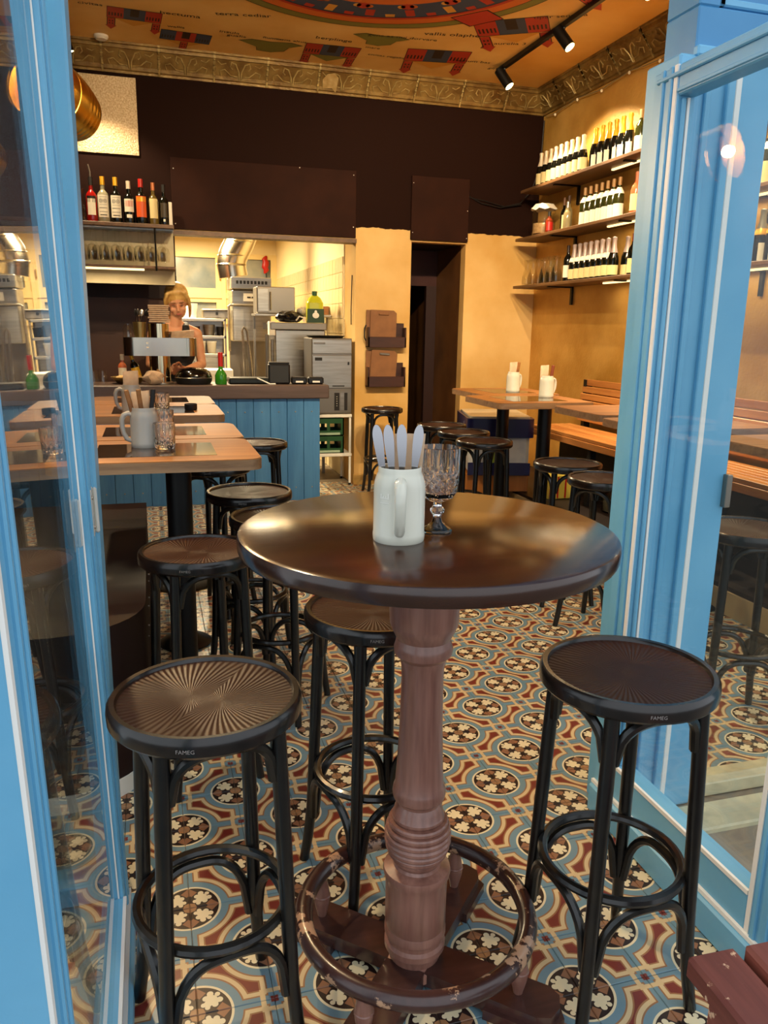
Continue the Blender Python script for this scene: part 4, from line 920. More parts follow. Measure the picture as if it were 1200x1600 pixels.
def wine(label, body, foil, lab, h=.31, r=.041, champ=False, neckband=None, lw=1.15, lz=(.10, .40)):
    t = thing('wine_bottle', label, 'bottle', (0, 0, 0), 0, None)
    if champ: prof = [(.0001, 0), (r*.95, 0), (r, .008), (r, h*.42), (r*.93, h*.5), (r*.68, h*.62), (r*.42, h*.76), (r*.36, h*.9), (r*.42, h*.93), (r*.42, h*.98), (.0001, h)]; f0 = .60
    else: prof = [(.0001, 0), (r*.95, 0), (r, .006), (r, h*.58), (r*.86, h*.65), (r*.42, h*.74), (r*.36, h*.80), (r*.36, h*.99), (.0001, h)]; f0 = .78
    MB().lathe(prof, n=18, caps=False).build('bottle_body', body, t)
    fp_ = [(rr*1.05+.0004, z) for rr, z in prof if z >= h*f0 and rr > .001]+[(.0001, h*1.005)]
    if champ: fp_ = [(r*.74, h*.605)]+fp_
    MB().lathe(fp_, n=16, caps=False).build('foil', foil, t)
    a = math.radians(-130)
    if lab: MB().patch(r, h*lz[0], h*lz[1], a-lw, a+lw, 10).build('label', lab, t)
    if neckband and not champ: MB().lathe([(r*.98, h*.60), (r*.885, h*.652), (r*.46, h*.738), (r*.42, h*.75)], n=16, caps=False).build('neck_label', neckband, t)
    elif neckband: MB().lathe([(r*.90, h*.50), (r*.96, h*.515), (r*.93, h*.55), (r*.72, h*.63), (r*.70, h*.63)], n=16, caps=False).build('neck_label', neckband, t)
    return t
def row(proto, ys, z, dx, namefmt, group, x=SX):
    for i, y in enumerate(ys):
        lab = namefmt.format(ORD[i] if i < len(ORD) else str(i))
        if i == 0: proto.location = (x, y, z); proto['label'] = lab; proto['group'] = group
        else: copy_tree(proto, (x+(dx[i % len(dx)] if dx else 0), y, z), random.uniform(-.25, .25), lab, group)
def span(a, b, n): return [a+(b-a)*i/(n-1) for i in range(n)]
z1, z2, z3 = 2.827, 2.397, 1.957
row(wine('x', BOTB, FOILW, LABY, .31, .042, True), span(7.12, 6.46, 8), z1, [0], '{} white-capped bottle from the corner on the top wine shelf', 'white-capped bottles on the top shelf')
row(wine('x', BOTB, FOILW, LABY, .31, .042, True), [6.36, 6.28], z1, [.06], '{} white-capped bottle standing next to the yellow-foiled row', 'pair of white-capped bottles')
row(wine('x', BOTB, FOILY, LAB, .32, .043, True, lw=.55, lz=(.04, .34)), span(6.17, 5.68, 6), z1, [0], '{} yellow-foiled bottle from the left on the top wine shelf', 'yellow-foiled bottles on the top shelf')
row(wine('x', BOTG, M('foil_olive', '#8a6b3c', .5), LAB, .31, .040, neckband=None, lw=1.3, lz=(.06, .40)), span(5.54, 5.3, 3), z1, [0], '{} olive bottle with broad label right of the yellow foils', 'olive bottles on the top shelf')
jr = thing('glass_jar', 'big glass jar with cloth cover at the end of the middle wine shelf', 'jar', (3.57, 6.98, z2)); jp = [(.0001, 0), (.10, 0), (.105, .015), (.105, .20), (.09, .235), (.075, .245), (.075, .26), (.073, .26), (.073, .243), (.088, .232), (.102, .2), (.102, .018), (.0001, .006)]
MB().lathe(jp, n=28, caps=False).build('jar_body', THIN, jr); MB().lathe([(.0001, .008), (.10, .012), (.10, .10), (.0001, .10)], n=24, caps=False).build('filling', M('grain', '#8a6a42', .8, col2='#a5845a', scale=40), jr)
m = MB(); n = 28; vs = []
for i, (r_, z) in enumerate(((.001, .278), (.05, .276), (.08, .268), (.095, .245), (.115, .222))):
    for j in range(n): a = 2*PI*j/n; w = .012*math.sin(a*5)*(i/4); vs.append(((r_+w)*math.cos(a), (r_+w)*math.sin(a), z+.008*math.sin(a*7)*(i/4)))
m.add(vs, [(i*n+j, i*n+(j+1) % n, (i+1)*n+(j+1) % n, (i+1)*n+j) for i in range(4) for j in range(n)]); m.build('cloth_cover', PAPER, jr)
small_bottle('bottle', 'small red-labelled bottle beside the big jar', (3.52, 6.78, z2), .035, .18, BOTA, INK, REDP)
small_bottle('bottle', 'tall slim dark bottle behind the red-labelled one', (3.62, 6.70, z2), .03, .29, BOTB, M('cap_brown', '#5a3a22', .5), LABY)
small_bottle('bottle', 'tall slim clear bottle with dark cork on the middle shelf', (3.60, 6.58, z2), .034, .29, M('clear_flask', '#7d7250', .08, coat=.4), M('cork_dark', '#3a2418', .6), None)
small_bottle('bottle', 'clear straight bottle before the white-labelled row', (3.53, 6.47, z2), .033, .22, M('clear_flask2', '#8d805c', .08, coat=.4), STEEL, None)
row(wine('x', BOTG, M('foil_tan', '#8f6a40', .45), LAB, .31, .039, neckband=LAB, lw=1.5, lz=(.03, .36)), span(6.28, 5.76, 7), z2, [0], '{} white-labelled green bottle from the left on the middle wine shelf', 'white-labelled bottles on the middle shelf')
row(wine('x', BOTR, M('foil_rose', '#a8603e', .45), LABY, .31, .040, lw=1.4, lz=(.10, .48)), span(5.53, 5.2, 4), z2, [0], '{} rose wine bottle from the left on the middle wine shelf', 'rose bottles on the middle shelf')
ca0 = thing('carafe', 'x', 'carafe', (0, 0, 0), 0, 'carafes on the lowest shelf')
MB().lathe([(.0001, 0), (.046, 0), (.05, .02), (.047, .08), (.034, .13), (.027, .17), (.03, .20), (.038, .235), (.036, .235), (.028, .20), (.0245, .17), (.031, .13), (.044, .08), (.047, .02), (.0001, .006)], n=22, caps=False).build('body', pane_mat('carafe_glass', (.975, .975, .95), 1.5), ca0)
for i, y in enumerate(span(7.22, 6.64, 6)):
    lab = f'{ORD[i]} empty carafe from the left on the lowest wine shelf'
    if i == 0: ca0.location = (3.55, y, z3); ca0['label'] = lab
    else: copy_tree(ca0, (3.55, y, z3), 0, lab)
ca2 = [copy_tree(ca0, (3.66, y, z3), 0, f'{ORD[i]} empty carafe in the rear row of the lowest shelf') for i, y in enumerate(span(7.1, 6.6, 4))]
row(wine('x', BOTB, M('foil_dark', '#2a1a14', .4), LAB, .31, .037, lz=(.12, .45)), [6.50], z3, [0], '{} dark red wine bottle right of the empty carafes', 'dark bottle after the carafes')
row(wine('x', BOTB, FOILM, LABY, .31, .044, True, neckband=LAB, lw=1.3, lz=(.06, .32)), span(6.39, 5.86, 7), z3, [0], '{} mauve-foiled bottle with white collar from the left on the lowest shelf', 'mauve-foiled bottles on the lowest shelf')
row(wine('x', BOTB, FOILM, LABY, .31, .044, True, lw=1.2, lz=(.06, .30)), [5.77, 5.69], z3, [.07], '{} mauve-foiled bottle closing the row on the lowest shelf', 'last mauve-foiled bottles')
row(wine('x', BOTB, M('foil_red', '#6d1a1a', .4), LABY, .31, .039, lw=1.4, lz=(.06, .40)), span(5.50, 5.1, 4), z3, [0], '{} red wine bottle with cream label on the lowest shelf', 'red wine bottles on the lowest shelf')
# stretch of the shelves seen through the right door glass
row(wine('x', BOTG, FOILY, LAB, .31, .045, True, lw=.7, lz=(.05, .5)), span(4.32, 3.86, 5), z1, [0], '{} yellow-capped bottle on the top shelf behind the right door glass', 'top shelf bottles behind the door glass')
row(wine('x', BOTB, M('foil_grey', '#5c5648', .4), LABY, .31, .042, lw=.6, lz=(.1, .5)), [4.42, 4.35], z2, [.07], '{} dark bottle on the middle shelf behind the right door glass', 'dark bottles behind the door glass')
row(wine('x', BOTG, FOILY, LABY, .33, .05, False, neckband=LAB, lw=1.3, lz=(.03, .40)), span(4.18, 3.86, 4), z2, [0], '{} white-labelled bottle on the middle shelf behind the right door glass', 'middle shelf bottles behind the door glass')
row(wine('x', BOTB, M('foil_steel', '#8a8470', .35, .4), LAB, .31, .044, True, neckband=FOILY, lw=.5, lz=(.03, .36)), span(4.36, 3.86, 6), z3, [0], '{} yellow-collared bottle on the lowest shelf behind the right door glass', 'lowest shelf bottles behind the door glass')

# ================================================================== LAMPS
def track(name, label, p0, p1, heads, aims, power, labs):
    t = thing(name, label, 'track lamp', p0); v = Vector(p1)-Vector(p0); a = math.atan2(v.y, v.x)
    m = MB().box(0, v.length, -.018, .018, -.035, 0, c=.002); m.xf(Matrix.Rotation(a, 4, 'Z')); m.build('rail', BLACKM, t, smooth=False)
    for h, aim, lb in zip(heads, aims, labs):
        b = Vector(p0)+v*h; pos = b+Vector((0, 0, -.11)); d = (Vector(aim)-pos).normalized(); lp = pos-Vector(p0)
        o = MB().cyl(lp-d*.085, lp+d*.085, .042, n=24); o = o.build('spot_head', BLACKM, t)
        MB().cyl(b-Vector(p0)+Vector((0, 0, -.035)), lp-d*.02, .011, n=8).build('stem', BLACKM, o)
        MB().cyl(lp+d*.0851, lp+d*.0865, .037, n=20).build('lens', BULB, o)
        light('spot_beam', 'SPOT', pos+d*.10, power, WARM2, None, aim, spot_size=math.radians(80), spot_blend=.6, shadow_soft_size=.035)
track('ceiling_track', 'black ceiling track with two spotlights near the wine shelves', (3.03, 6.95, 3.74), (3.06, 4.3, 3.74), (.05, .43, .8), ((3.7, 6.2, 2.4), (3.72, 5.0, 2.3), (3.6, 3.7, 2.1)), 190, '123')
track('ceiling_track', 'black ceiling track at left beside the blue door leaf', (-.50, 7.15, 3.74), (-.50, 3.2, 3.74), (.02, .33, .62, .95), ((.0, 7.3, 2.0), (.4, 5.5, .9), (.3, 4.0, .9), (.3, 2.9, .8)), 95, '1234')
track('ceiling_track', 'added black ceiling track, unseen above the frame, brightening the gold walls', (.8, 3.6, 3.74), (2.6, 3.6, 3.74), (.05, .35, .65, .95), ((1.6, 7.4, 2.9), (2.2, 7.45, 1.5), (3.3, 7.45, 1.5), (3.75, 5.6, 1.3)), 185, '1234')  # added out of view to throw more light on the back and right walls
def brass_lamp():
    t = thing('brass_lamp', 'brass pendant lamp of nested rings behind the left door leaf', 'lamp', (-.355, 4.0, 2.50)); t.scale = (.86,)*3
    d = Vector((-.42, -.88, .16)).to_track_quat('Z', 'Y').to_matrix().to_4x4()
    for i, (r, z0, z1) in enumerate(((.17, .0, .09), (.165, -.10, -.01), (.16, -.14, -.102), (.155, -.18, -.142), (.148, -.22, -.182), (.138, -.26, -.222))):
        m = MB().lathe([(r, z1), (r*1.01, (z0+z1)/2), (r*.985, z0), (r*.95, z0), (r*.96, (z0+z1)/2), (r*.97, z1), (r, z1)], n=48, caps=False); m.xf(d); m.build('ring', BRASS, t)
    m = MB().lathe([(.0001, -.262), (.13, -.26), (.13, -.25), (.0001, -.25)], n=32, caps=False); m.xf(d); m.build('end_cap', BRASS, t)
    m = MB().ell((0, 0, -.06), .05, .05, .07, 16, 10); m.xf(d); m.build('bulb', emit('bulb_glow', '#ffce78', 4), t)
    MB().tube([(0, 0, .14), (0, 0, 1.44)], .006, 8).build('cord', BLACKM, t)
    light('lamp_light', 'POINT', (-.375, 3.95, 2.51), 60, WARM, shadow_soft_size=.03)
    for y, lab in ((5.3, 'added brass pendant, hidden farther back along the left wall, brightening the room'), (2.9, 'added brass pendant, hidden above the side bench, brightening the room')):  # two extra pendants added out of sight to brighten the interior
        copy_tree(t, (-.95, y, 2.50), 0, lab, scale=.86); light('lamp_light', 'POINT', (-.98, y-.02, 2.52), 90, WARM2, shadow_soft_size=.03)
brass_lamp()
for x, y, lab in ((.3, 9.2, 'square kitchen ceiling lamp near the hatch'), (.6, 11.2, 'square kitchen ceiling lamp near the window')):
    t = thing('ceiling_lamp', lab, 'lamp', (x, y, 2.80), 0, 'kitchen ceiling lamps'); MB().box(-.32, .32, -.32, .32, -.05, 0, c=.005).build('frame', WHITE, t, smooth=False); MB().box(-.29, .29, -.29, .29, -.056, -.048).build('diffuser', LEDM, t, smooth=False)
    light('kitchen_light', 'AREA', (x, y, 2.73), 165 if y < 10 else 50, (1.0, .80, .50), shape='RECTANGLE', size=.6, size_y=.6)
sd = thing('smoke_detector', 'round white smoke detector on the painted ceiling', 'detector', (-.24, 7.25, 3.74)); MB().lathe([(.0001, -.03), (.04, -.03), (.055, -.015), (.055, 0), (.0001, 0)], n=28, caps=False).build('housing', WHITE, sd)
# wires
cb = thing('wire', 'thin black cable looping from the square panel to the shelf corner', 'cable', (0, 0, 0)); MB().tube([(3.02, 7.49, 2.78), (3.15, 7.48, 2.72), (3.35, 7.47, 2.69), (3.55, 7.46, 2.74), (3.66, 7.45, 2.86), (3.74, 7.45, 3.1), (3.755, 7.46, 3.5)], .006, 6).tube([(3.02, 7.49, 2.77), (3.2, 7.48, 2.74), (3.4, 7.47, 2.70), (3.56, 7.46, 2.73)], .005, 6).build('cord', RUBBER, cb)
fl_ = thing('fairy_lights', 'string of small lights under the right cornice', 'string light', (0, 0, 0)); pts = [(XR-.03, 7.4-.2*i, 3.52-.015*math.sin(i*1.6)) for i in range(27)]
MB().tube(pts, .004, 6).build('cord', M('cord_pale', '#8a7a5a', .6), fl_)
for i in range(1, 27, 2): MB().ell((pts[i][0]-.008, pts[i][1], pts[i][2]-.014), .011, .011, .014, 8, 6).build('bulb', M('pearl_bulb', '#e8dcc0', .3) if i == 1 else bpy.data.materials['pearl_bulb'], fl_)

# ================================================================== MENU RACKS ON THE PILLAR
for k, (z, lab) in enumerate(((1.35, 'upper dark wooden menu rack on the gold pillar'), (.975, 'lower dark wooden menu rack on the gold pillar'))):
    t = thing('menu_rack', lab, 'rack', (2.205, YB, z), 0, 'menu racks on the pillar')
    MB().box(-.19, .19, -.012, -.001, 0, .23, c=.002).build('back_board', DKW, t, smooth=False); MB().box(-.19, .19, -.10, -.085, .0, .10, c=.003).build('front_board', DKW, t, smooth=False); MB().box(-.19, .19, -.085, -.012, .0, .012).build('floor_board', DKW, t, smooth=False)
    for s in (-1, 1): MB().box(s*.182-.008, s*.182+.008, -.10, -.012, .0, .19, c=.003).build('side_board', DKW, t, smooth=False)
    t2 = thing('menu_clipboard', f'brown menu clipboards standing in the {"upper" if k == 0 else "lower"} rack', 'menu', (2.17, YB-.05, z+.014), 0, 'menu clipboards')
    for i, (dx, a) in enumerate(((-.03, .0), (0, .02+.05*k))):
        o = MB().prism([(-.13, 0), (.13, 0), (.13, .31), (.10, .335), (-.13, .335)], -.004, .004); o.xf(Matrix(((1, 0, 0, dx), (0, 0, 1, .016-.02*i), (0, 1, 0, 0), (0, 0, 0, 1)))); o = o.build('board', MENU, t2, smooth=False); o.rotation_euler = (.0, a, 0)
        MB().box(dx-.05, dx+.05, .0-.02*i, .010-.02*i, .29, .31, c=.003).build('clip', STEELD if k else MENU, o, smooth=False)
    if k == 0:
        h = MB().tube([(-.20, -.05, .06), (-.215, -.05, .09), (-.215, -.05, .18), (-.20, -.05, .21)], .006, 8).build('hook', RUBBER, t)

# ================================================================== KITCHEN EQUIPMENT
def fridge():
    t = thing('steel_fridge', 'stainless steel appliance on a rack beside the gold pillar', 'appliance', (1.685, 7.50, 0))
    MB().box(-.20, .195, .0, .40, .71, 1.43, c=.006).build('cabinet', STEELD, t, smooth=False)
    MB().box(-.195, .19, -.012, .0, 1.285, 1.42, c=.004).build('drawer', STEEL, t, smooth=False); MB().box(-.18, -.07, -.022, -.012, 1.375, 1.39, c=.003).build('handle', STEELD, t, smooth=False)
    MB().box(-.195, .19, -.012, .0, .96, 1.27, c=.004).build('door', STEEL, t, smooth=False); MB().box(.15, .165, -.02, -.012, 1.18, 1.21, c=.002).build('knob', RUBBER, t, smooth=False); MB().box(-.17, -.10, -.014, -.012, 1.22, 1.25).build('badge', INK, t, smooth=False)
    MB().box(-.195, .19, -.010, .0, .72, .945, c=.004).build('control_panel', STEELD, t, smooth=False); MB().box(.02, .07, -.013, -.010, .745, .915).build('display', INK, t, smooth=False); MB().box(.08, .115, -.013, -.010, .745, .915).build('vent_plate', STEEL, t, smooth=False); MB().box(.12, .15, -.013, -.010, .745, .915).build('vent_slot', INK, t, smooth=False)
    for k in range(5): MB().ell((.045, -.014, .79+.022*k), .004, .002, .004, 6, 4).build('indicator', WHITE, t)
    MB().box(.0, .12, -.014, -.010, .975, .985).build('vent_line', INK, t, smooth=False)
    return t
fridge()
rk = thing('steel_rack', 'pale metal rack holding two crates under the steel appliance', 'rack', (1.685, 7.50, 0))
for x in (-.19, .175): 
    for y in (.01, .37): MB().box(x, x+.02, y, y+.02, .02, .70).build('post', WHITE, rk, smooth=False); MB().cyl((x+.01, y+.01, 0), (x+.01, y+.01, .02), .014, n=10).build('foot', RUBBER, rk)
for z in (.29, .675): MB().box(-.20, .20, .0, .40, z, z+.03, c=.003).build('shelf', WHITE, rk, smooth=False)
GRN = M('crate_green', '#1f4a26', .45)
for k, z in enumerate((.321, .495)):
    c = thing('bottle_crate', f'{"lower" if k == 0 else "upper"} dark green bottle crate in the rack', 'crate', (1.67, 7.52, z), 0, 'green crates')
    m = MB()
    for a in ((-.16, .14, .0, .012), (-.16, .14, .288, .30)): m.box(a[0], a[1], a[2], a[3], 0, .05).box(a[0], a[1], a[2], a[3], .12, .168).box(-.16, -.13, a[2], a[3], .05, .12).box(.11, .14, a[2], a[3], .05, .12).box(-.03, .0, a[2], a[3], .05, .12)
    m.box(-.16, -.148, .0, .30, 0, .168).box(.128, .14, .0, .30, 0, .168).box(-.16, .14, 0, .30, 0, .01); m.build('frame', GRN, c, smooth=False)
    MB().box(-.12, .10, -.003, .0, .008, .03).build('print_band', M('crate_print', '#9fb59a', .5) if k == 0 else bpy.data.materials['crate_print'], c, smooth=False)
tr = thing('baking_tray', 'flat black tray on top of the steel appliance', 'tray', (1.66, 7.68, 1.431)); MB().lathe([(.0001, 0), (.16, 0), (.19, .02), (.186, .022), (.158, .005), (.0001, .005)], n=32, caps=False).build('tray', RUBBER, tr)
ov = thing('combi_oven', 'large stainless oven on legs behind the counter', 'oven', (1.44, 8.15, 0))
MB().box(-.20, .32, .0, .55, .72, 1.50, c=.01).build('cabinet', STEEL, ov, smooth=False); MB().box(-.25, .33, -.02, .56, 1.50, 1.57, c=.006).build('top_cover', STEELD, ov, smooth=False); MB().box(-.26, -.20, -.01, .1, 1.44, 1.58, c=.004).build('control_box', PAPER, ov, smooth=False)
for x in (-.19, .29): MB().box(x, x+.03, .02, .05, 0, .72).build('leg', STEELD, ov, smooth=False); MB().box(x, x+.03, .48, .51, 0, .72).build('leg', STEELD, ov, smooth=False)
MB().tube([(-.23, -.01, .75), (-.23, -.01, 1.40)], .018, 10).build('pipe', STEEL, ov); MB().tube([(-.28, .03, .75), (-.28, .03, 1.45)], .018, 10).build('pipe', STEELD, ov); MB().tube([(-.255, -.02, .75), (-.255, -.02, 1.12)], .010, 8).build('red_hose', REDP, ov)
q = thing('oil_canister', 'yellow oil canister with dark green label on the oven', 'canister', (1.66, 8.22, 1.572)); MB().prism(rrect(-.085, .085, -.06, .06, .03), 0, .20).build('body', M('oil_yellow', '#b5b82a', .15, coat=.3), q)
m = MB(); m.add([(x, y, z) for z, f in ((.20, 1), (.25, .7), (.275, .28)) for x, y in [(a*f, b*f) for a, b in rrect(-.085, .085, -.06, .06, .03)]], [(i*24+j, i*24+(j+1) % 24, (i+1)*24+(j+1) % 24, (i+1)*24+j) for i in range(2) for j in range(24)]); m.build('shoulder', bpy.data.materials['oil_yellow'], q); MB().cyl((0, 0, .27), (0, 0, .315), .028, n=16).build('cap', GRN, q); MB().box(-.087, .087, -.064, -.0605, .0, .14).build('label', M('oil_label', '#1c3a1a', .4), q, smooth=False)
mm = MB().ell((0, -.066, .075), .035, .002, .03, 14, 6).ell((0, -.066, .11), .014, .002, .016, 10, 6); mm.build('label_drop', WHITE, q)
q = thing('black_bag', 'crumpled black plastic bag on the oven', 'bag', (1.395, 8.20, 1.572)); mm = MB().ell((0, 0, .055), .14, .11, .06, 22, 12); mm.v = [(x+.012*math.sin(y*80+z*60), y+.012*math.sin(x*70+z*40), max(0, z+.010*math.sin(x*60)*math.cos(y*55))) for x, y, z in mm.v]; mm.build('bag_body', M('bag_black', '#0c0b0b', .25, bump=.8, scale=30), q); MB().tube([(.05, -.11, .02), (.08, -.125, .06), (.12, -.125, .05), (.13, -.12, .01)], .008, 8).build('bag_tie', PAPER, q)
q = thing('microwave', 'stainless microwave on a shelf above the oven', 'microwave', (1.30, 8.45, 1.66)); MB().box(-.20, .20, 0, .30, .0, .27, c=.008).build('case', STEELD, q, smooth=False); MB().box(-.19, -.08, -.008, .0, .02, .25, c=.003).build('door', STEEL, q, smooth=False); MB().tube([(-.06, -.02, .04), (-.06, -.02, .22)], .008, 8).build('handle', STEEL, q)
sh_ = thing('kitchen_shelf', 'steel shelf carrying the microwave beside the tiled wall', 'shelf', (1.50, 8.42, 0)); MB().box(-.42, .38, 0, .36, 1.635, 1.659, c=.003).build('board', STEEL, sh_, smooth=False)
for x in (-.40, .36): MB().box(x, x+.02, .33, .36, 0, 1.635).build('post', STEELD, sh_, smooth=False)
q = thing('plastic_bag', 'clear crumpled plastic bag on the steel shelf', 'bag', (1.585, 8.50, 1.66)); mm = MB().ell((0, 0, .03), .06, .06, .04, 18, 10); mm.v = [(x, y+.01*math.sin(x*80), max(0, z+.01*math.sin(x*70+y*50))) for x, y, z in mm.v]; mm.build('bag_body', M('bag_clear', '#c9c4bb', .2, bump=.6, scale=25), q)
hd = thing('hood_dishwasher', 'tall stainless hood dishwasher in the kitchen', 'dishwasher', (1.14, 9.2, 0))
MB().box(-.23, .23, 0, .5, .0, .80, c=.006).build('base_cabinet', STEELD, hd, smooth=False); MB().box(-.215, .215, .0, .5, 1.36, 1.92, c=.01).build('hood', STEEL, hd, smooth=False); MB().box(-.225, .225, -.02, .5, 1.93, 2.06, c=.008).build('vent_box', STEEL, hd, smooth=False)
for k in range(9): MB().box(-.17+.04*k, -.145+.04*k, -.024, -.019, 1.985, 2.02).build('vent_slot', INK, hd, smooth=False)
MB().box(-.09, .13, -.006, .0, 1.80, 1.885).build('control_label', WHITE, hd, smooth=False); MB().box(-.05, -.01, -.008, -.006, 1.835, 1.85).build('label_print', INK, hd, smooth=False); MB().box(.0, .1, -.008, -.006, 1.835, 1.85).build('label_print', INK, hd, smooth=False)
MB().tube([(-.26, -.03, 1.25), (-.26, -.03, 1.74), (-.24, -.03, 1.755), (.2, -.03, 1.755)], .014, 8).build('lift_handle', STEEL, hd); MB().box(-.215, .215, .42, .5, .8, 1.36).build('rear_panel', STEELD, hd, smooth=False)
sk = thing('sink_faucet', 'looped chrome spray faucet in front of the dishwasher', 'faucet', (1.0, 8.7, .9)); MB().tube([(0, 0, 0), (-.02, 0, .45), (-.03, 0, .58), (-.01, 0, .62), (.02, 0, .58), (.05, 0, .30), (.07, 0, .02)], .013, 10).build('hose', STEEL, sk); MB().tube([(.05, 0, 0), (.03, 0, .5)], .012, 10).build('riser', STEELD, sk)
tb = thing('steel_bench', 'stainless worktable below the kitchen shelves', 'table', (.72, 8.62, 0)); MB().box(-.36, .33, 0, .5, .86, .90, c=.004).build('top', STEEL, tb, smooth=False)
for x in (-.34, .29): MB().box(x, x+.03, .02, .05, 0, .86).build('leg', STEELD, tb, smooth=False); MB().box(x, x+.03, .44, .47, 0, .86).build('leg', STEELD, tb, smooth=False)
dp = thing('duct', 'big shiny silver ventilation duct under the kitchen ceiling', 'duct', (0, 9.45, 0))
pts = [(1.16, 0, 2.80), (1.12, 0, 2.62), (1.05, 0, 2.45), (.97, 0, 2.30), (.95, 0, 2.20), (.97, 0, 2.07)]; MB().tube(pts, .165, 24).build('flexible_pipe', M('duct_foil', '#c9c0ac', .2, 1.0), dp)
for i in range(5): p_ = Vector(pts[i]); MB().lathe([(.166, -.012), (.173, 0), (.166, .012)], tuple(p_), 28, caps=False).build('duct_rib', bpy.data.materials['duct_foil'], dp)
sf = thing('kitchen_shelf', 'open stainless kitchen shelving with bowls and tubs', 'shelf', (.61, 9.3, 0))
for z in (1.22, 1.42, 1.61): MB().box(-.32, .25, 0, .34, z-.035, z-.005, c=.003).build('board', STEEL, sf, smooth=False)
for x in (-.32, .23): 
    for y in (0, .32): MB().box(x, x+.02, y, y+.02, 0, 1.61).build('post', STEELD, sf, smooth=False)
MB().box(-.3, .23, .33, .34, .95, 1.6).build('back_plate', STEEL, sf, smooth=False)
def tub(lab, x, y, z, r, h, mat, name='tub', cat='tub'):
    t = thing(name, lab, cat, (x, y, z), 0, 'tubs and bowls on the kitchen shelves'); MB().lathe([(.0001, 0), (r*.8, 0), (r, h), (r*.95, h), (r*.76, .006), (r*.0001, .006)], n=20, caps=False).build('body', mat, t); return t
tub('steel bowl on the middle kitchen shelf', .68, 9.45, 1.417, .07, .12, STEEL, 'steel_bowl', 'bowl'); tub('dark pot beside the steel bowl', .805, 9.45, 1.417, .045, .10, RUBBER, 'pot', 'pot'); tub('dark plant-like bundle on the middle kitchen shelf', .53, 9.45, 1.417, .05, .10, M('dark_pot', '#3a1f18', .5), 'pot', 'pot')
for i, x in enumerate((.58, .70)): 
    t_ = tub(f'{ORD[i]} clear lidded tub on the lowest kitchen shelf', x, 9.42, 1.217, .055, .12, M('tub_clear', '#d9d0ba', .2) if i == 0 else bpy.data.materials['tub_clear']); MB().cyl((0, 0, .121), (0, 0, .138), .058, n=20).build('lid', WHITE, t_)
tub('big pale bucket on the top kitchen shelf', .47, 9.45, 1.607, .09, .16, WHITE, 'bucket', 'bucket')
q = thing('food_container', 'shallow steel food pan on the top kitchen shelf', 'pan', (.74, 9.45, 1.607)); MB().box(-.13, .15, -.12, .12, 0, .09, c=.01).build('pan', STEELD, q, smooth=False); MB().box(-.14, .16, -.13, .13, .09, .102, c=.004).build('lid', STEEL, q, smooth=False); MB().box(.01, .035, -.14, -.12, .04, .07).build('latch', RUBBER, q, smooth=False)
q = thing('storage_box', 'white storage box on the kitchen worktable', 'box', (.62, 8.85, .902)); MB().box(-.17, .25, -.12, .12, 0, .17, c=.012).build('box', WHITE, q, smooth=False); MB().box(-.12, .18, -.124, -.12, .06, .12).build('label', PAPER, q, smooth=False)
q = thing('feather_duster', 'red duster hanging on the kitchen back wall', 'duster', (1.73, 12.28, 2.42)); mm = MB().ell((0, -.05, .0), .05, .04, .13, 12, 10); mm.v = [(x+.012*math.sin(z*60), y, z) for x, y, z in mm.v]; mm.build('head', REDP, q); MB().cyl((.01, -.05, -.12), (.02, -.05, -.26), .010, n=8).build('handle', RUBBER, q)
q = thing('wall_cable', 'thin dark cable hanging down the kitchen side of the pillar', 'cable', (0, 0, 0)); MB().tube([(1.905, 7.62, 2.02), (1.898, 7.6, 1.9), (1.893, 7.6, 1.7), (1.90, 7.62, 1.56)], .005, 6).build('cord', RUBBER, q)
q = thing('wooden_box', 'small wooden crate leaning on the kitchen tiles', 'box', (1.78, 8.58, 1.66)); MB().box(-.1, .1, -.05, .05, 0, .09, c=.003).build('box', OAK, q, smooth=False)

# ================================================================== ICE CREAM COOLER AND CLUTTER IN THE FAR CORNER
co = thing('ice_cooler', 'ice cream chest with navy rim and printed pale body under the right tables', 'cooler', (2.93, 6.46, 0), math.radians(-14))
MB().box(-.26, .26, -.33, .33, .31, .66, c=.03).build('body', COOLW, co, smooth=False); m = MB(); m.prism(rrect(-.29, .29, -.37, .37, .06), .64, .80); m.build('rim', NAVY, co)
MB().prism(rrect(-.26, .26, -.33, .33, .04), .80, .815).build('lid_glass', M('frosty_lid', '#c9bfa6', .15), co); MB().box(-.27, .27, -.345, -.325, .31, .42, c=.004).build('skirt', NAVY, co, smooth=False)
vs, fs = text_polys('Leo', .11); m = MB(); m.add([(-.292, -x, .715+y) for x, y, _ in [(a+.23, b, 0) for a, b, _ in vs]], [f for f in fs]); m.build('logo', WHITE, co, smooth=False)
MB().ell((-.05, -.333, .46), .09, .004, .06, 16, 8).build('leaf_print', M('print_green', '#7d9a3a', .5), co); MB().box(-.264, -.26, -.1, .2, .42, .58).build('side_print', M('print_cream', '#d9cfae', .5), co, smooth=False)
cp = thing('cooler_plinth', 'orange-brown wooden plinth carrying the ice cream chest', 'plinth', (2.93, 6.46, 0), math.radians(-14)); MB().box(-.27, -.03, -.30, .30, 0, .309, c=.004).build('block', wood('plinth_wood', '#9a5a20', '#b87430', .5, 2, 8), cp, smooth=False)
MB().box(-.02, .27, -.30, .30, .162, .309, c=.004).build('block', bpy.data.materials['plinth_wood'], cp, smooth=False)
q = thing('fruit_crate', 'yellow crate with red stripes on the platform beside the cooler', 'crate', (3.25, 5.86, .161)); MB().box(-.11, .11, -.09, .09, 0, .20, c=.006).build('box', M('crate_yellow', '#d3b94a', .5), q, smooth=False)
for k in range(3): o = MB().box(-.10+.07*k, -.085+.07*k, -.093, -.09, .01, .19).build('stripe', REDP, q, smooth=False)
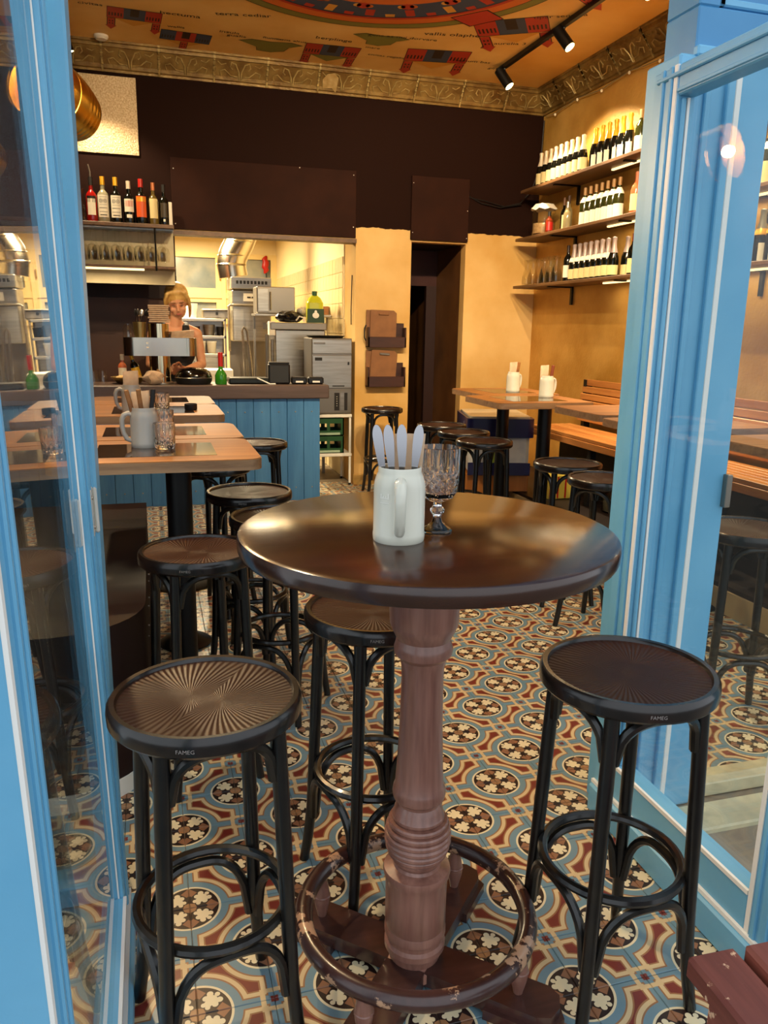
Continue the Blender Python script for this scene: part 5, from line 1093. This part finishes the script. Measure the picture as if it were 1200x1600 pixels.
for i, (y, lab) in enumerate(((5.25, 'clear glass flagon under the slatted bench'), (4.95, 'clear glass flagon under the bench nearer the door leaf'))):
    q = thing('glass_flagon', lab, 'flagon', (3.43, y, .161), 0, 'flagons under the bench'); MB().lathe([(.0001, 0), (.085, 0), (.09, .02), (.085, .14), (.03, .20), (.03, .24), (.026, .24), (.026, .2), (.08, .138), (.085, .02), (.0001, .008)], n=22, caps=False).build('body', pane_mat('flagon_glass', (.8, .8, .75)) if i == 0 else bpy.data.materials['flagon_glass'], q); MB().cyl((0, 0, .24), (0, 0, .262), .032, n=16).build('stopper', STEEL, q); MB().lathe([(.0001, .01), (.078, .01), (.08, .08), (.0001, .08)], n=18, caps=False).build('filling', M('flagon_fill', '#8a8272', .5) if i == 0 else bpy.data.materials['flagon_fill'], q)

# ================================================================== THE PERSON BEHIND THE COUNTER
def remesh(o, vox, smooth=6):
    m = o.modifiers.new('fuse', 'REMESH'); m.mode = 'VOXEL'; m.voxel_size = vox; m.use_smooth_shade = True
    s = o.modifiers.new('soften', 'SMOOTH'); s.iterations = smooth; s.factor = .5; return o
def person():
    t = thing('person', 'blonde person in a black sleeveless top looking down at their hands behind the counter', 'person', (.245, 7.72, 0))
    SKIN = M('skin', '#d39a74', .5, col2='#c98a64', scale=12); SKIN.node_tree.nodes['Principled BSDF'].inputs['Subsurface Weight'].default_value = .1
    HAIR = M('blonde_hair', '#b98a45', .45, col2='#dcb36a', scale=30, stretch=(1, 1, .2)); TOP = M('black_cloth', '#0d0c10', .7); JEAN = M('dark_trousers', '#16181f', .8)
    tilt = Matrix.Rotation(math.radians(19), 3, 'X') @ Matrix.Rotation(math.radians(-6), 3, 'Y'); hc = Vector((.03, -.005, 1.735))
    def H(p): return hc+tilt @ Vector(p)
    b = MB()
    b.ell(hc+tilt @ Vector((0, .01, .03)), .094, .118, .125, 20, 14, tilt); b.ell(H((0, -.035, -.065)), .070, .075, .078, 16, 12, tilt); b.ell(H((0, -.055, -.118)), .034, .036, .030, 12, 8, tilt)
    b.ell(H((0, -.117, -.022)), .014, .022, .030, 10, 8, tilt); b.ell(H((0, -.128, -.040)), .017, .016, .013, 10, 8, tilt); b.ell(H((0, -.085, .025)), .06, .022, .022, 12, 8, tilt)
    for s in (-1, 1): b.ell(H((s*.094, .01, -.02)), .012, .022, .032, 8, 8, tilt); b.ell(H((s*.046, -.075, -.045)), .028, .028, .028, 10, 8, tilt)
    b.tube([(.0, .03, 1.46), (.01, .015, 1.56), (.025, .01, 1.66)], [.062, .054, .054], 16)
    b.ell((0, .03, 1.32), .175, .112, .22, 20, 14); b.ell((0, .03, 1.10), .145, .10, .20, 18, 12); b.ell((0, .03, .93), .175, .125, .15, 18, 12)
    for s in (-1, 1):
        b.ell((s*.075, -.06, 1.31), .065, .055, .07, 12, 10)
        b.tube([(s*.03, .03, 1.54), (s*.11, .03, 1.495), (s*.185, .03, 1.455)], [.04, .045, .055], 12); b.ell((s*.192, .03, 1.44), .058, .058, .062, 12, 10)
        el = (s*.235, .02, 1.17); wr = (.075, -.245, 1.135) if s > 0 else (-.09, -.24, 1.12)
        b.tube([(s*.195, .03, 1.44), (s*.215, .03, 1.32), el], [.052, .049, .041], 14); b.ell(el, .042, .042, .042, 10, 8)
        b.tube([el, (el[0]*.62+wr[0]*.38, el[1]*.62+wr[1]*.38, (el[2]+wr[2])/2), wr], [.042, .041, .027], 14)
        pc = Vector(wr)+Vector((-s*.05, -.022, .005)); b.tube([wr, pc], [.027, .036], 12); b.ell(pc, .042, .02, .036, 12, 8)
        d = Vector((-s, -.35, -.1)).normalized()
        for k, (oz, ln) in enumerate(((.030, .062), (.010, .07), (-.010, .066), (-.029, .05))):
            a0 = pc+d*.03+Vector((0, 0, oz)); a1 = a0+d*ln*.5; a2 = a1+Vector((-s*.25, -.6, -.6)).normalized()*ln*.55; b.tube([a0, a1, a2], [.0105, .0098, .008], 8)
        th = pc+Vector((s*.01, -.012, .032)); b.tube([th, th+Vector((-s*.022, -.022, .028)), th+Vector((-s*.05, -.04, .022))], [.0125, .0115, .009], 8)
        b.tube([(s*.085, .03, .90), (s*.095, .02, .48), (s*.09, .04, .08)], [.095, .062, .045], 14); b.ell((s*.09, -.03, .04), .045, .12, .04, 12, 8)
    remesh(b.build('body', SKIN, t), .0065)
    h = MB(); h.ell(hc+tilt @ Vector((0, .022, .055)), .110, .128, .122, 22, 14, tilt); h.ell(hc+tilt @ Vector((0, -.045, .105)), .085, .06, .05, 18, 10, tilt)
    for s, n_ in ((-1, 9), (1, 6)):
        for k in range(n_):
            a = k/8; h.tube([H((s*.02, -.075+.02*a, .128)), H((s*(.075+.012*a), -.085+.05*a, .105-.02*a)), H((s*.104, -.055+.055*a, .03)), H((s*.108, -.02+.05*a, -.05)), H((s*(.105-.02*a), .0+.05*a, -.13-.06*a))], [.016, .018, .017, .015, .009], 8)
    h.ell(H((0, .10, -.02)), .085, .05, .12, 14, 10, tilt)
    remesh(h.build('hair', HAIR, t), .0075, 3)
    tp = MB(); tp.ell((0, .03, 1.305), .186, .125, .205, 20, 14); tp.ell((0, .03, 1.10), .157, .112, .20, 18, 12); tp.ell((0, .03, .96), .186, .136, .12, 18, 12)
    for s in (-1, 1): tp.ell((s*.075, -.06, 1.30), .073, .064, .075, 12, 10); tp.tube([(s*.10, -.075, 1.40), (s*.098, -.03, 1.505), (s*.098, .04, 1.535), (s*.10, .10, 1.46)], [.04, .034, .032, .04], 10)
    remesh(tp.build('sleeveless_top', TOP, t), .009, 4)
    j = MB(); j.ell((0, .03, .91), .188, .138, .13, 18, 12)
    for s in (-1, 1): j.tube([(s*.085, .03, .92), (s*.095, .02, .48), (s*.09, .04, .10)], [.105, .075, .062], 14)
    remesh(j.build('trousers', JEAN, t), .01, 3)
    DARK = M('lash_dark', '#6a4530', .6); LIP = M('lip', '#a8564a', .5)
    for s in (-1, 1):
        MB().ell(H((s*.038, -.108, .0)), .017, .007, .004, 12, 6, tilt).build('eye', DARK, t); MB().ell(H((s*.038, -.112, .028)), .024, .006, .005, 12, 6, tilt).build('eyebrow', M('brow', '#8a6238', .6) if s < 0 else bpy.data.materials['brow'], t)
    MB().ell(H((0, -.108, -.082)), .026, .010, .007, 12, 6, tilt).build('mouth', LIP, t)
    MB().tube([H((.108+.0*math.cos(a), .0+.022*math.sin(a), -.075+.026*math.cos(a))) for a in [2*PI*i/16 for i in range(16)]], .005, 6, closed=True).build('earring', REDP, t)
    MB().lathe([(.031, -.004), (.034, 0), (.031, .004)], (.095, -.235, 1.137), 14, caps=False).build('bracelet', INK, t)
person()
